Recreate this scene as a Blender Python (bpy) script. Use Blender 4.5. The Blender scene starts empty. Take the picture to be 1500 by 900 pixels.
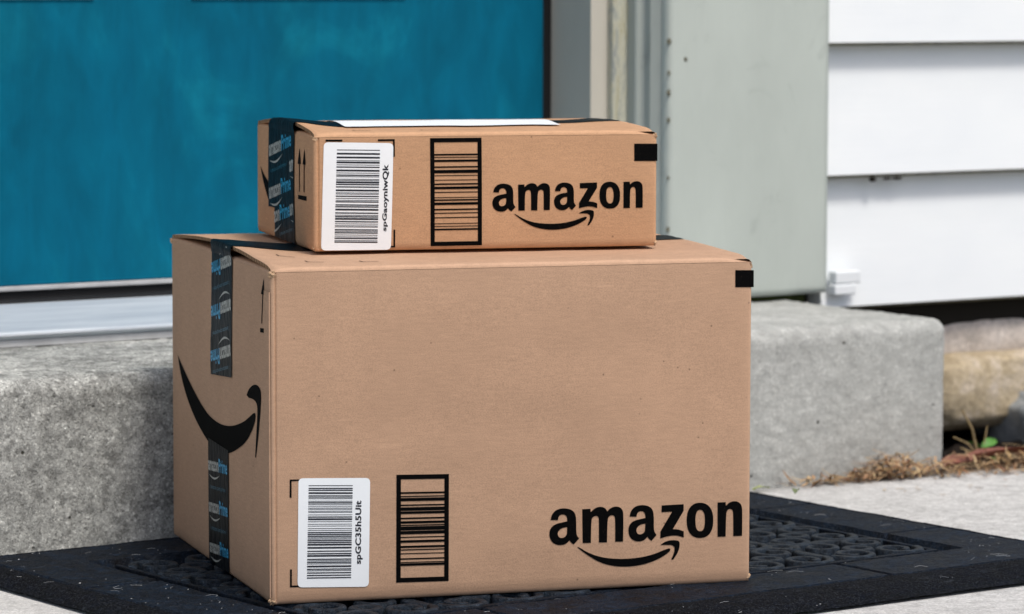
import bpy, bmesh, math, random
from mathutils import Vector, Matrix, noise
random.seed(7)
S = bpy.context.scene
C = S.collection
PI = math.pi

# ---------------------------------------------------------------- camera
PITCH, ROLL, FPX, CAMZ = 0.0912, 0.0022, 5348.9, 0.5816
cd = bpy.data.cameras.new('camera')
cd.sensor_width = 36.0; cd.lens = FPX / 1500 * 36.0
cd.clip_start = 0.05; cd.clip_end = 2000
cam = bpy.data.objects.new('camera', cd); C.objects.link(cam); S.camera = cam
cp, sp, cr, sr = math.cos(PITCH), math.sin(PITCH), math.cos(ROLL), math.sin(ROLL)
Fw = Vector((0, cp, -sp)); U0 = Vector((0, sp, cp)); R0 = Vector((1, 0, 0))
Rt = cr * R0 + sr * U0; Up = -sr * R0 + cr * U0
cam.matrix_world = Matrix(((Rt.x, Up.x, -Fw.x, 0), (Rt.y, Up.y, -Fw.y, 0), (Rt.z, Up.z, -Fw.z, CAMZ), (0, 0, 0, 1)))
cd.dof.use_dof = True; cd.dof.focus_distance = 3.36; cd.dof.aperture_fstop = 9.0

# ---------------------------------------------------------------- light
SUN_AZ, SUN_EL = math.radians(144), math.radians(62)     # azimuth clockwise from +Y
w = bpy.data.worlds.new('World'); S.world = w; w.use_nodes = True
wn = w.node_tree.nodes; bg = wn['Background']
sky = wn.new('ShaderNodeTexSky'); sky.sky_type = 'NISHITA'; sky.sun_disc = False
sky.sun_elevation = SUN_EL; sky.sun_rotation = SUN_AZ
sky.air_density = 1.0; sky.dust_density = 4.0; sky.ozone_density = 1.0
w.node_tree.links.new(sky.outputs[0], bg.inputs['Color']); bg.inputs['Strength'].default_value = 0.085
sl = bpy.data.lights.new('sun', 'SUN'); sl.energy = 1.5; sl.angle = math.radians(12); sl.color = (1.0, 0.95, 0.88)
so = bpy.data.objects.new('sun', sl); C.objects.link(so)
sd = Vector((math.sin(SUN_AZ) * math.cos(SUN_EL), math.cos(SUN_AZ) * math.cos(SUN_EL), math.sin(SUN_EL)))
so.rotation_euler = (-sd).to_track_quat('-Z', 'Y').to_euler()
S.view_settings.view_transform = 'Standard'; S.view_settings.look = 'None'
S.view_settings.exposure = 0.68; S.view_settings.gamma = 1.0
S.cycles.max_bounces = 8

# ---------------------------------------------------------------- frames
WO, WYAW = Vector((0, 3.9454, 0)), 0.589                 # house wall: x along it, y into the house
BO, BYAW, BW, BD, BH = Vector((-0.216, 3.2528, 0.014)), 0.298, 0.460, 0.4326, 0.3047
SO_, SYAW, SW, SD, SH = Vector((-0.1847, 3.3934, 0.3227)), 0.2562, 0.3337, 0.2829, 0.1105

# ---------------------------------------------------------------- materials
def lin(r, g, b):
    f = lambda c: (c / 255 / 12.92) if c <= 10 else ((c / 255 + .055) / 1.055) ** 2.4
    return (f(r), f(g), f(b))
class NB:
    """small node builder"""
    def __init__(s, name, rough=.8, spec=.3):
        s.m = bpy.data.materials.new(name); s.m.use_nodes = True
        s.t = s.m.node_tree; s.b = s.t.nodes['Principled BSDF']
        s.b.inputs['Roughness'].default_value = rough
        s.b.inputs['Specular IOR Level'].default_value = spec
        tc = s.t.nodes.new('ShaderNodeTexCoord'); s.co = tc.outputs['Object']
    def n(s, t, **k):
        x = s.t.nodes.new(t)
        for a, v in k.items(): setattr(x, a, v)
        return x
    def l(s, a, b): s.t.links.new(a, b)
    def map(s, sc, loc=(0, 0, 0), rot=(0, 0, 0)):
        x = s.n('ShaderNodeMapping'); x.inputs['Scale'].default_value = sc if isinstance(sc, tuple) else (sc,) * 3
        x.inputs['Location'].default_value = loc; x.inputs['Rotation'].default_value = rot
        s.l(s.co, x.inputs['Vector']); return x.outputs[0]
    def noise(s, sc, detail=4, rough=.6, vec=None, dist=0):
        x = s.n('ShaderNodeTexNoise'); x.inputs['Scale'].default_value = 1 if isinstance(sc, tuple) else sc
        x.inputs['Detail'].default_value = detail; x.inputs['Roughness'].default_value = rough
        x.inputs['Distortion'].default_value = dist
        s.l(vec if vec is not None else (s.map(sc) if isinstance(sc, tuple) else s.co), x.inputs['Vector'])
        return x.outputs['Fac']
    def vor(s, sc, feature='F1'):
        x = s.n('ShaderNodeTexVoronoi', feature=feature); x.inputs['Scale'].default_value = sc
        s.l(s.co, x.inputs['Vector']); return x
    def ramp(s, fac, stops):
        x = s.n('ShaderNodeValToRGB'); e = x.color_ramp.elements
        while len(e) < len(stops): e.new(.5)
        for i, (p, c) in enumerate(stops):
            e[i].position = p
            c = c if isinstance(c, tuple) else (c, c, c)
            e[i].color = (*c, 1)
        s.l(fac, x.inputs[0]); return x.outputs[0]
    def mix(s, fac, a, b, mode='MIX'):
        x = s.n('ShaderNodeMix', data_type='RGBA', blend_type=mode)
        if isinstance(fac, (int, float)): x.inputs[0].default_value = fac
        else: s.l(fac, x.inputs[0])
        for i, v in ((6, a), (7, b)):
            if isinstance(v, tuple): x.inputs[i].default_value = (*v, 1)
            else: s.l(v, x.inputs[i])
        return x.outputs[2]
    def col(s, c):
        if isinstance(c, tuple): s.b.inputs['Base Color'].default_value = (*c, 1)
        else: s.l(c, s.b.inputs['Base Color'])
    def bump(s, h, dist, strength=1.0, prev=None):
        x = s.n('ShaderNodeBump'); x.inputs['Distance'].default_value = dist
        x.inputs['Strength'].default_value = strength; s.l(h, x.inputs['Height'])
        if prev is not None: s.l(prev, x.inputs['Normal'])
        return x.outputs[0]
    def nrm(s, v): s.l(v, s.b.inputs['Normal'])
    def rough(s, v): s.l(v, s.b.inputs['Roughness'])

def cardboard(name, base, seed, dims):
    k = NB(name, .82, .25)
    mott = k.noise(9, 4, .6)
    fib = k.noise((60, 60, 420), 3, .7)           # faint horizontal fibre streaks
    spk = k.noise(1100, 2, .6)
    flute = k.n('ShaderNodeTexWave', wave_type='BANDS', bands_direction='Z'); flute.inputs['Scale'].default_value = 62
    k.l(k.co, flute.inputs['Vector']); flute.inputs['Distortion'].default_value = 1.5
    c = k.ramp(mott, [(.3, tuple(x * .93 for x in base)), (.7, tuple(x * 1.04 for x in base))])
    c = k.mix(.32, c, k.ramp(fib, [(.35, .80), (.65, 1.12)]), 'MULTIPLY')
    c = k.mix(.6, c, k.ramp(spk, [(.36, .72), (.5, 1.0), (.68, 1.12)]), 'MULTIPLY')
    # sparse dark flecks of the recycled pulp
    v = k.vor(85); fl = k.ramp(v.outputs['Distance'], [(0.04, 1.0), (.11, 0.0)])
    rnd = k.ramp(v.outputs['Color'], [(.86, 0.0), (.88, 1.0)])
    fm = k.mix(1.0, fl, rnd, 'MULTIPLY')
    c = k.mix(fm, c, tuple(x * .45 for x in base))
    sc = k.noise((14, 14, 90), 3, .7)
    c = k.mix(k.ramp(sc, [(.66, 0.0), (.78, .45)]), c, tuple(min(1, x * 1.35) for x in base))
    # fold lines rubbed paler
    sx = k.n('ShaderNodeSeparateXYZ'); k.l(k.co, sx.inputs[0])
    def mth(op, a, b_):
        x = k.n('ShaderNodeMath', operation=op)
        for i, v in enumerate((a, b_)):
            if isinstance(v, (int, float)): x.inputs[i].default_value = v
            else: k.l(v, x.inputs[i])
        return x.outputs[0]
    d = [mth('MINIMUM', sx.outputs[i], mth('SUBTRACT', dims[i], sx.outputs[i])) for i in range(3)]
    med = mth('MAXIMUM', mth('MINIMUM', d[0], d[1]), mth('MINIMUM', mth('MAXIMUM', d[0], d[1]), d[2]))
    med = mth('ADD', med, mth('MULTIPLY', mth('SUBTRACT', k.noise(90, 3, .6), .5), .006))
    c = k.mix(k.ramp(med, [(.0, .55), (.0045, 0.0)]), c, tuple(min(1, x * 1.3 + .02) for x in base))
    k.col(c)
    b = k.bump(flute.outputs['Fac'], .00005, .3)
    b = k.bump(k.noise(500, 3, .7), .0003, .5, b)
    b = k.bump(k.noise(10, 2, .45), .006, .5, b)
    k.nrm(b); return k.m
def simple(name, base, rough=.8, spec=.3, var=0.0, vs=20, bd=0.0, bs=200):
    k = NB(name, rough, spec)
    if var: k.col(k.ramp(k.noise(vs, 5, .65), [(.3, tuple(x * (1 - var) for x in base)), (.7, tuple(min(1, x * (1 + var)) for x in base))]))
    else: k.col(base)
    if bd: k.nrm(k.bump(k.noise(bs, 4, .7), bd))
    return k.m
M = {}
M['card_big'] = cardboard('cardboard', (0.480, 0.305, 0.200), 0, (BW, BD, BH))
M['card_small'] = cardboard('cardboard_warm', (0.525, 0.308, 0.176), 3, (SW, SD, SH))
def flute_edge():
    k = NB('corrugated_edge', .9, .1)
    wv = k.n('ShaderNodeTexWave', wave_type='BANDS', bands_direction='Y'); wv.inputs['Scale'].default_value = 48
    wv.inputs['Distortion'].default_value = 1.2; k.l(k.co, wv.inputs['Vector'])
    k.col(k.ramp(wv.outputs['Fac'], [(.3, (.10, .055, .03)), (.6, (.38, .24, .14))])); return k.m
M['edge'] = flute_edge()
def ink():
    k = NB('black_ink', .8, .04)
    k.col(k.ramp(k.noise(700, 3, .7), [(.30, (.0015, .0015, .002)), (.64, (.003, .003, .003)), (.78, (.04, .026, .018))])); return k.m
M['ink'] = ink()
M['label_white'] = simple('label_paper', (.84, .88, .91), .42, .4, .02, 60)
M['label_ink'] = simple('label_ink', (.02, .022, .03), .5, .3)
def tape_mat():
    k = NB('black_tape', .45, .07)
    k.col(k.ramp(k.noise(30, 3, .6), [(.3, (.0015, .003, .005)), (.75, (.004, .008, .012))]))
    k.nrm(k.bump(k.noise((30, 60, 30), 3, .6), .003, .8)); return k.m
M['tape'] = tape_mat()
M['tape_blue'] = simple('tape_print_blue', (.03, .33, .58), .4, .3)
M['tape_grey'] = simple('tape_print_grey', (.40, .41, .38), .4, .3)
M['tape_teal'] = simple('tape_print_teal', (.02, .13, .20), .4, .3)
def concrete(name, lo, hi, scale=1.0, con=1.0, bd=.0012, pits=True):
    k = NB(name, .93, .15)
    big = k.noise(4.5 * scale, 5, .7, dist=.5)
    patch = k.noise((16 * scale, 16 * scale, 28 * scale), 4, .7, dist=.6)
    mid = k.noise(60 * scale, 3, .55)
    def grain(s_, lo_, hi_):
        v = k.vor(s_ * scale); x = k.n('ShaderNodeSeparateColor'); k.l(v.outputs['Color'], x.inputs[0])
        return x.outputs[0], k.ramp(x.outputs[0], [(0, lo_), (.12, .85), (.5, 1.0), (.84, 1.08), (1, hi_)])
    f1, g1 = grain(330, .50, 1.65)
    f2, g2 = grain(620, .50, 1.55)
    f3, g3 = grain(1150, .60, 1.40)
    fine = f2
    c = k.ramp(big, [(.3, lo), (.7, hi)])
    c = k.mix(.8 * con, c, k.ramp(patch, [(.32, .60), (.5, 1.0), (.7, 1.18)]), 'MULTIPLY')
    c = k.mix(.9 * con, c, k.ramp(mid, [(.34, .62), (.5, 1.0), (.68, 1.22)]), 'MULTIPLY')
    c = k.mix(.75 * con, c, g1, 'MULTIPLY'); c = k.mix(.9 * con, c, g2, 'MULTIPLY'); c = k.mix(.8 * con, c, g3, 'MULTIPLY')
    b = k.bump(mid, bd * 1.6, .9)
    if pits:                                              # steel-trowelled part of the slab on the right, open gritty part on the left
        sx = k.n('ShaderNodeSeparateXYZ'); k.l(k.co, sx.inputs[0])
        ad = k.n('ShaderNodeMath', operation='MULTIPLY_ADD'); k.l(k.noise(6, 3, .6), ad.inputs[0]); ad.inputs[1].default_value = .5; k.l(sx.outputs[0], ad.inputs[2])
        plain = k.mix(.5, k.ramp(big, [(.3, tuple(x * .92 for x in hi)), (.7, tuple(x * 1.08 for x in hi))]), k.ramp(k.noise((30, 30, 150), 4, .7), [(.35, (.33, .34, .325)), (.65, (.52, .53, .51))]))
        c = k.mix(k.ramp(ad.outputs[0], [(.20, 0.0), (.55, .62)]), c, plain)
        v2 = k.vor(75 * scale)
        pit = k.mix(1.0, k.ramp(v2.outputs['Distance'], [(.08, 1.0), (.17, 0.0)]), k.ramp(v2.outputs['Color'], [(.86, 0.0), (.89, 1.0)]), 'MULTIPLY')
        c = k.mix(pit, c, (.045, .045, .035))
        b = k.bump(k.ramp(pit, [(0, 1.0), (1, 0.0)]), bd * 1.6, .9, b)
    b = k.bump(f1, bd * .5, .9, b); b = k.bump(fine, bd * .35, .9, b)
    k.col(c); k.nrm(b); return k.m
M['step'] = concrete('rough_concrete', (.27, .28, .268), (.46, .47, .45))
M['walk'] = concrete('broomed_concrete', (.46, .46, .45), (.56, .56, .55), 1.2, .45, .0006, False)
def door_paint():
    k = NB('blue_door_paint', .6, .08)
    a = k.noise((5, 5, 3.5), 5, .62, dist=1.2); b_ = k.noise((26, 26, 9), 4, .6, dist=.5)
    c = k.ramp(a, [(.32, (.0008, .105, .185)), (.54, (.001, .122, .205)), (.72, (.004, .185, .275))])
    c = k.mix(.45, c, k.ramp(b_, [(.32, .66), (.5, 1.0), (.68, 1.34)]), 'MULTIPLY')
    k.col(c); k.nrm(k.bump(k.noise((120, 120, 14), 3, .6), .0006, .6)); return k.m
M['door'] = door_paint()
def painted_wood(name, base, wear=True, dirt=.12):
    k = NB(name, .6, .35)
    c = k.ramp(k.noise((5, 5, 2.2), 5, .65), [(.3, tuple(x * (1 - dirt) for x in base)), (.7, tuple(x * 1.04 for x in base))])
    v = k.noise((16, 16, 12), 4, .65, dist=.8)
    c = k.mix(k.ramp(v, [(.60, 0.0), (.74, .6)]), c, tuple(x * .62 for x in base))
    v = k.vor(22); f = k.mix(1.0, k.ramp(v.outputs['Distance'], [(.05, 1.0), (.10, 0.0)]), k.ramp(v.outputs['Color'], [(.84, 0.0), (.86, 1.0)]), 'MULTIPLY')
    c = k.mix(f, c, (.10, .095, .08))
    k.col(c)
    k.nrm(k.bump(k.noise((200, 200, 12), 4, .6), .0008, .5)); return k.m
M['casing'] = painted_wood('grey_green_paint', (.49, .54, .50))
M['mould'] = painted_wood('worn_mould_paint', (.37, .41, .385))
M['jamb'] = painted_wood('weathered_jamb_paint', (.53, .505, .435))
def chipped():
    k = NB('peeling_paint', .75, .3)
    n_ = k.noise((120, 120, 22), 5, .75, dist=1.0)
    k.col(k.ramp(n_, [(.40, (.30, .32, .30)), (.50, (.52, .52, .42)), (.66, (.38, .35, .22))]))
    k.nrm(k.bump(n_, .003, .8)); return k.m
M['chipped'] = chipped()
def siding():
    k = NB('white_siding_paint', .5, .4)
    k.col(k.ramp(k.noise((3, 3, 6), 4, .6), [(.3, (.74, .78, .81)), (.7, (.82, .85, .86))]))
    k.nrm(k.bump(k.noise((8, 8, 160), 3, .6), .0005, .5)); return k.m
M['siding'] = siding()
M['dirt_edge'] = simple('grimy_board_edge', (.14, .135, .10), .9, .1, .4, 60)  # dark colour painting the shadow line under each clapboard; also the casing chips
def alu():
    k = NB('brushed_aluminium', .48, .5)
    k.b.inputs['Metallic'].default_value = .45
    k.col(k.ramp(k.noise((5, 60, 60), 4, .7), [(.3, (.52, .58, .65)), (.7, (.78, .83, .88))]))
    k.nrm(k.bump(k.noise((4, 300, 300), 2, .6), .0003, .4)); return k.m
M['alu'] = alu()
M['alu_dull'] = simple('dull_aluminium', (.50, .51, .52), .55, .5, .15, 30)
M['black_rubber'] = simple('black_weatherstrip', (.008, .008, .009), .6, .3)
M['void'] = simple('dark_wood_behind', (.02, .018, .015), .95, .1)
def rubber(name, base, dust, shine, sp):
    k = NB(name, .5, .11)
    d = k.noise(32, 6, .8, dist=.4); f = k.noise(520, 3, .8); g = k.noise(120, 4, .8)
    c = k.ramp(d, [(.38, base), (.70, dust)])
    c = k.mix(.9, c, k.ramp(g, [(.35, .3), (.5, .9), (.68, 1.9)]), 'MULTIPLY')
    c = k.mix(k.ramp(f, [(.52, 0.0), (.68, sp)]), c, (.17, .19, .22))
    sc = k.noise((22, 60, 30), 5, .8, dist=.8)
    c = k.mix(k.ramp(sc, [(.60, 0.0), (.74, .55)]), c, (.060, .072, .090))
    k.col(c); k.rough(k.ramp(d, [(.3, shine), (.7, shine + .25)]))
    b = k.bump(f, .0012, .9); b = k.bump(g, .0026, .9, b)
    k.nrm(b); return k.m
M['rubber'] = rubber('dusty_black_rubber', (.0010, .0020, .0048), (.007, .016, .032), .50, .16)
M['worn_rubber'] = rubber('worn_rubber_relief', (.004, .007, .012), (.022, .034, .050), .38, .25)  # lighter scrolls: worn rubber, with the relief highlights painted into the colour
M['flock'] = rubber('flocked_rubber_bevel', (.0005, .001, .002), (.003, .0045, .009), .8, .20)
def stone(name, a, b, c_):
    k = NB(name, .9, .2); n_ = k.noise(14, 6, .7, dist=.8)
    c = k.ramp(n_, [(.32, a), (.5, b), (.68, c_)])
    c = k.mix(.6, c, k.ramp(k.noise(160, 4, .7), [(.35, .6), (.65, 1.2)]), 'MULTIPLY')
    k.col(c); k.nrm(k.bump(k.noise(90, 5, .7), .004, .8)); return k.m
M['stone_tan'] = stone('tan_fieldstone', (.30, .24, .15), (.46, .38, .26), (.64, .56, .47))
M['stone_grey'] = stone('grey_fieldstone', (.22, .24, .25), (.34, .36, .37), (.46, .49, .49))
M['mortar'] = stone('pale_mortar', (.46, .42, .38), (.58, .52, .47), (.66, .60, .55))
M['soil'] = stone('dark_soil', (.005, .004, .003), (.010, .007, .005), (.03, .02, .014))
def grass_ground():
    k = NB('lawn_ground', .95, .1)
    k.col(k.ramp(k.noise(3, 8, .75), [(.3, (.05, .075, .025)), (.6, (.08, .11, .04)), (.8, (.14, .13, .07))]))
    k.nrm(k.bump(k.noise(40, 6, .8), .02)); return k.m
M['lawn'] = grass_ground()
def island(name, cols, rough=.85):
    k = NB(name, rough, .2); g = k.n('ShaderNodeNewGeometry')
    k.col(k.ramp(g.outputs['Random Per Island'], [(i / (len(cols) - 1), c) for i, c in enumerate(cols)])); return k.m
M['straw'] = island('dead_straw', [(.20, .10, .045), (.42, .28, .13), (.06, .035, .02), (.12, .05, .03), (.55, .42, .24), (.28, .13, .07), (.50, .36, .22), (.35, .25, .12)])
M['redleaf'] = simple('red_brown_dead_leaf', (.20, .075, .05), .6, .3, .5, 40, .001, 300)
M['lint'] = island('pale_lint', [(.20, .21, .23), (.50, .52, .53), (.30, .32, .34)])
M['green'] = simple('fresh_green_leaf', (.08, .22, .035), .5, .4, .2, 60)
M['twig'] = simple('dry_stem', (.36, .27, .14), .8, .2, .3, 80)

# ---------------------------------------------------------------- object helpers
def tag(o, label=None, cat=None, group=None, kind=None):
    if label: o['label'] = label
    if cat: o['category'] = cat
    if group: o['group'] = group
    if kind: o['kind'] = kind
    return o
def empty(name, loc, rz=0, **k):
    o = bpy.data.objects.new(name, None); C.objects.link(o); o.empty_display_size = .05
    o.location = loc; o.rotation_euler = (0, 0, rz); return tag(o, **k)
def obj(name, me, mats, parent=None, smooth=False, loc=None, rz=None):
    if not isinstance(mats, (list, tuple)): mats = [mats]
    for m in mats: me.materials.append(m)
    if smooth: me.polygons.foreach_set('use_smooth', [True] * len(me.polygons))
    o = bpy.data.objects.new(name, me); C.objects.link(o)
    if parent: o.parent = parent
    if loc is not None: o.location = loc
    if rz is not None: o.rotation_euler = (0, 0, rz)
    return o
def mesh(name, verts, faces, idx=None):
    me = bpy.data.meshes.new(name); me.from_pydata([tuple(v) for v in verts], [], faces)
    me.validate(); me.update()
    if idx: me.polygons.foreach_set('material_index', idx)
    return me
def fixn(me):
    bm = bmesh.new(); bm.from_mesh(me); bmesh.ops.recalc_face_normals(bm, faces=bm.faces); bm.to_mesh(me); bm.free(); return me
def box_mesh(name, x0, x1, y0, y1, z0, z1, bev=.0015, seg=2):
    bm = bmesh.new(); bmesh.ops.create_cube(bm, size=1)
    for v in bm.verts: v.co = Vector(((x0, x1)[v.co.x > 0], (y0, y1)[v.co.y > 0], (z0, z1)[v.co.z > 0]))
    if bev: bmesh.ops.bevel(bm, geom=bm.edges[:], offset=bev, segments=seg, affect='EDGES', profile=.5)
    me = bpy.data.meshes.new(name); bm.to_mesh(me); bm.free(); return me
def extrude_profile(name, pts, a0, a1, axis='z'):
    """closed outline pts (p,q); axis z -> (p,q,a), axis x -> (a,p,q)"""
    n = len(pts); V = []
    for a in (a0, a1):
        for p, q in pts: V.append((p, q, a) if axis == 'z' else (a, p, q))
    Fc = [(i, (i + 1) % n, n + (i + 1) % n, n + i) for i in range(n)] + [tuple(range(n))[::-1], tuple(range(n, 2 * n))]
    return fixn(mesh(name, V, Fc))
def rounded_grid(name, lo, hi, res, r, disp=None):
    """box surface as dense grids, corners rounded with radius r, displaced along its normal by disp(p)"""
    bm = bmesh.new(); lo = Vector(lo); hi = Vector(hi); d = hi - lo
    for ax in range(3):
        a, b = (ax + 1) % 3, (ax + 2) % 3
        na, nb = max(2, int(d[a] / res)), max(2, int(d[b] / res))
        for side in (0, 1):
            g = []
            for i in range(na + 1):
                row = []
                for j in range(nb + 1):
                    p = Vector((0, 0, 0)); p[ax] = (lo, hi)[side][ax]
                    p[a] = lo[a] + d[a] * i / na; p[b] = lo[b] + d[b] * j / nb
                    q = Vector([min(max(p[k], lo[k] + r), hi[k] - r) for k in range(3)])
                    nn = (p - q).normalized(); pp = q + nn * r
                    if disp: pp += nn * disp(pp)
                    row.append(bm.verts.new(pp))
                g.append(row)
            for i in range(na):
                for j in range(nb):
                    f = [g[i][j], g[i + 1][j], g[i + 1][j + 1], g[i][j + 1]]
                    bm.faces.new(f if side else f[::-1])
    bmesh.ops.remove_doubles(bm, verts=bm.verts[:], dist=res * .15)
    bmesh.ops.recalc_face_normals(bm, faces=bm.faces[:])
    me = bpy.data.meshes.new(name); bm.to_mesh(me); bm.free(); return me
def fbm(p, s, o=4): return noise.fractal(Vector(p) * s, 1.0, 2.0, o)

def smooth_outline(pts, it=2):
    """Chaikin smoothing that keeps points flagged with a third value sharp"""
    P = [((p[0], p[1]), len(p) > 2) for p in pts]
    for _ in range(it):
        out = []
        n = len(P)
        for i in range(n):
            (a, ca), (b, cb) = P[i], P[(i + 1) % n]
            if ca: out.append((a, True))
            else: out.append(((a[0] * .75 + b[0] * .25, a[1] * .75 + b[1] * .25), False))
            if not cb: out.append(((a[0] * .25 + b[0] * .75, a[1] * .25 + b[1] * .75), False))
        P = out
    return [p for p, _ in P]
def flat_mesh(outlines, maxe=.012):
    """fill outlines (metres, holes allowed) as one flat sheet -> list of 2D verts and faces"""
    cu = bpy.data.curves.new('tmp', 'CURVE'); cu.dimensions = '2D'; cu.fill_mode = 'BOTH'
    for o_ in outlines:
        s = cu.splines.new('POLY'); s.points.add(len(o_) - 1)
        for p, q in zip(s.points, o_): p.co = (q[0], q[1], 0, 1)
        s.use_cyclic_u = True
    return curve_flat(cu, maxe)
def curve_flat(cu, maxe=.012):
    o = bpy.data.objects.new('tmp', cu); C.objects.link(o)
    bpy.context.view_layer.update()
    me = bpy.data.meshes.new_from_object(o.evaluated_get(bpy.context.evaluated_depsgraph_get()))
    bpy.data.objects.remove(o); bpy.data.curves.remove(cu)
    bm = bmesh.new(); bm.from_mesh(me); bpy.data.meshes.remove(me)
    bmesh.ops.remove_doubles(bm, verts=bm.verts[:], dist=1e-6)
    for _ in range(4):
        le = [e for e in bm.edges if e.calc_length() > maxe]
        if not le: break
        bmesh.ops.subdivide_edges(bm, edges=le, cuts=1)
        bmesh.ops.triangulate(bm, faces=bm.faces[:])
    return bm
def text_bm(txt, bold=.0, maxe=.02, space=1.0):
    cu = bpy.data.curves.new('tmp', 'FONT'); cu.body = txt; cu.size = 1; cu.offset = bold
    cu.align_x = 'LEFT'; cu.fill_mode = 'FRONT'; cu.resolution_u = 3; cu.space_character = space
    bm = curve_flat(cu, 99)
    xs = [v.co.x for v in bm.verts]; ys = [v.co.y for v in bm.verts]
    a, b, c_, d = min(xs), max(xs), min(ys), max(ys)
    for v in bm.verts: v.co = Vector(((v.co.x - a) / (b - a), (v.co.y - c_) / (d - c_), 0))
    return bm
def bm_obj(name, bm, mapf, mat, parent, up):
    """lay a flat sheet on a curved face: mapf(a,b) -> 3D, up = side the sheet must face"""
    for v in bm.verts: v.co = mapf(v.co.x, v.co.y)
    bm.normal_update()
    for f in bm.faces:
        if f.normal.dot(up) < 0: f.normal_flip()
    me = bpy.data.meshes.new(name); bm.to_mesh(me); bm.free()
    return obj(name, me, mat, parent)
def quad_to(q):
    """bilinear map of the unit square onto quad q (top-left, top-right, bottom-right, bottom-left), metres"""
    tl, tr, br, bl = [Vector(p[:2]) for p in q]
    return lambda s, t: (bl * (1 - s) + br * s) * (1 - t) + (tl * (1 - s) + tr * s) * t
def mm(l): return [tuple(x * .001 for x in p[:2]) + tuple(p[2:]) for p in l]

# ---- outlines of the printing on the boxes, millimetres on their faces
LOGO_BIG=[[[(263.2,66.4,1),(264.0,70.6),(266.9,74.5),(271.4,76.5),(276.7,76.8),(281.9,75.7),(285.5,73.6),(287.5,70.0),(288.1,65.0),(288.2,53.4),(289.1,50.4),(291.0,48.0,1),(285.8,42.6,1),(283.1,44.6),(281.7,46.6,1),(278.3,43.3),(273.0,42.4),(267.8,43.5),(263.7,46.9),(262.1,51.7),(262.2,56.7),(264.8,60.6),(269.2,62.7),(275.2,63.8),(279.4,64.5,1),(279.3,67.8),(277.9,70.3),(275.2,71.1),(272.3,70.7),(270.9,69.0),(270.3,66.0,1)],[(279.3,59.1,1),(275.2,58.7),(271.8,57.0),(270.0,53.9),(270.8,50.6),(273.3,49.0),(276.8,49.6),(279.0,52.0),(279.3,55.3)]],[[(293.9,75.1,1),(301.9,75.2,1),(302.1,72.0,1),(305.2,75.1),(309.7,76.8),(313.5,76.5),(316.5,74.9),(318.2,72.1,1),(321.0,74.9),(325.6,76.5),(330.1,75.8),(333.1,73.2),(334.1,68.1),(333.9,43.2,1),(326.2,43.4,1),(326.1,64.8),(325.2,67.7),(322.7,68.6),(320.3,67.7),(318.5,65.3),(318.2,43.2,1),(310.3,43.4,1),(310.2,64.8),(309.5,67.7),(307.2,68.6),(304.5,67.7),(302.7,65.1),(302.5,43.4,1),(294.5,43.5,1)]],[[(340.1,66.4,1),(340.8,70.5),(343.6,74.4),(347.9,76.4),(352.9,76.7),(357.9,75.7),(361.4,73.5),(363.3,70.0),(363.9,64.9),(364.0,53.4),(364.9,50.4),(366.7,48.0,1),(361.7,42.6,1),(359.1,44.6),(357.8,46.7,1),(354.5,43.4),(349.5,42.4),(344.5,43.5),(340.6,46.8),(339.0,51.6),(339.1,56.7),(341.5,60.6),(345.8,62.7),(351.6,63.7),(355.6,64.4,1),(355.4,67.7),(354.1,70.2),(351.5,71.0),(348.8,70.6),(347.4,68.9),(346.8,65.9,1)],[(355.5,59.1,1),(351.6,58.7),(348.3,57.0),(346.6,53.9),(347.3,50.6),(349.8,49.0),(353.1,49.6),(355.2,51.9),(355.5,55.2)]],[[(371.4,75.5,1),(393.2,75.8,1),(393.2,69.6,1),(382.7,52.8,1),(388.3,52.3),(393.5,50.2,1),(393.6,44.4,1),(388.0,46.4),(381.9,46.8),(375.8,46.0),(370.5,44.5,1),(370.5,51.0,1),(381.8,69.2,1),(371.4,69.2,1)]],[[(422.9,59.3),(422.4,53.1),(420.8,48.7),(418.1,45.5),(414.6,43.6),(409.7,43.1),(404.7,44.0),(401.2,46.2),(398.5,49.7),(396.8,54.2),(396.2,60.4),(396.7,66.6),(398.3,71.0),(401.0,74.2),(404.5,76.1),(409.4,76.6),(414.3,75.7),(417.9,73.5),(420.6,70.1),(422.3,65.5)],[(414.5,59.5),(414.3,55.5),(413.8,52.9),(412.9,51.0),(411.6,49.8),(409.8,49.5),(407.9,50.0),(406.7,51.2),(405.7,53.2),(405.2,55.9),(404.9,59.9),(405.1,63.9),(405.6,66.5),(406.5,68.4),(407.8,69.6),(409.6,69.9),(411.5,69.4),(412.7,68.2),(413.7,66.2),(414.2,63.5)]],[[(426.9,75.9,1),(434.9,76.0,1),(435.3,72.6,1),(438.5,75.4),(443.1,76.7),(447.7,75.8),(450.8,72.7),(451.8,67.6),(451.7,43.5,1),(442.9,43.5,1),(442.7,65.0),(441.9,68.3),(439.6,69.5),(437.1,68.8),(435.5,65.8),(435.3,43.4,1),(427.2,43.5,1)]],[[(289.1,40.1,1),(291.4,39.7),(298.6,34.9),(309.2,30.4),(321.3,27.8),(336.4,26.7),(351.6,27.5),(363.7,29.8),(372.9,33.1),(379.0,35.0),(380.8,34.2),(379.7,31.6),(372.9,27.2),(363.8,23.3),(351.6,20.2),(336.5,19.3),(324.3,20.7),(312.2,24.2),(301.6,30.5),(294.1,35.8)]],[[(370.5,38.3,1),(374.3,41.0),(380.4,42.5),(386.5,42.2),(389.6,40.8),(389.6,36.0),(387.9,30.2),(383.3,23.9,1),(381.3,24.4,1),(383.3,28.2),(384.8,33.3),(384.4,36.2),(382.0,37.9),(375.9,38.3)]]]
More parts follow.
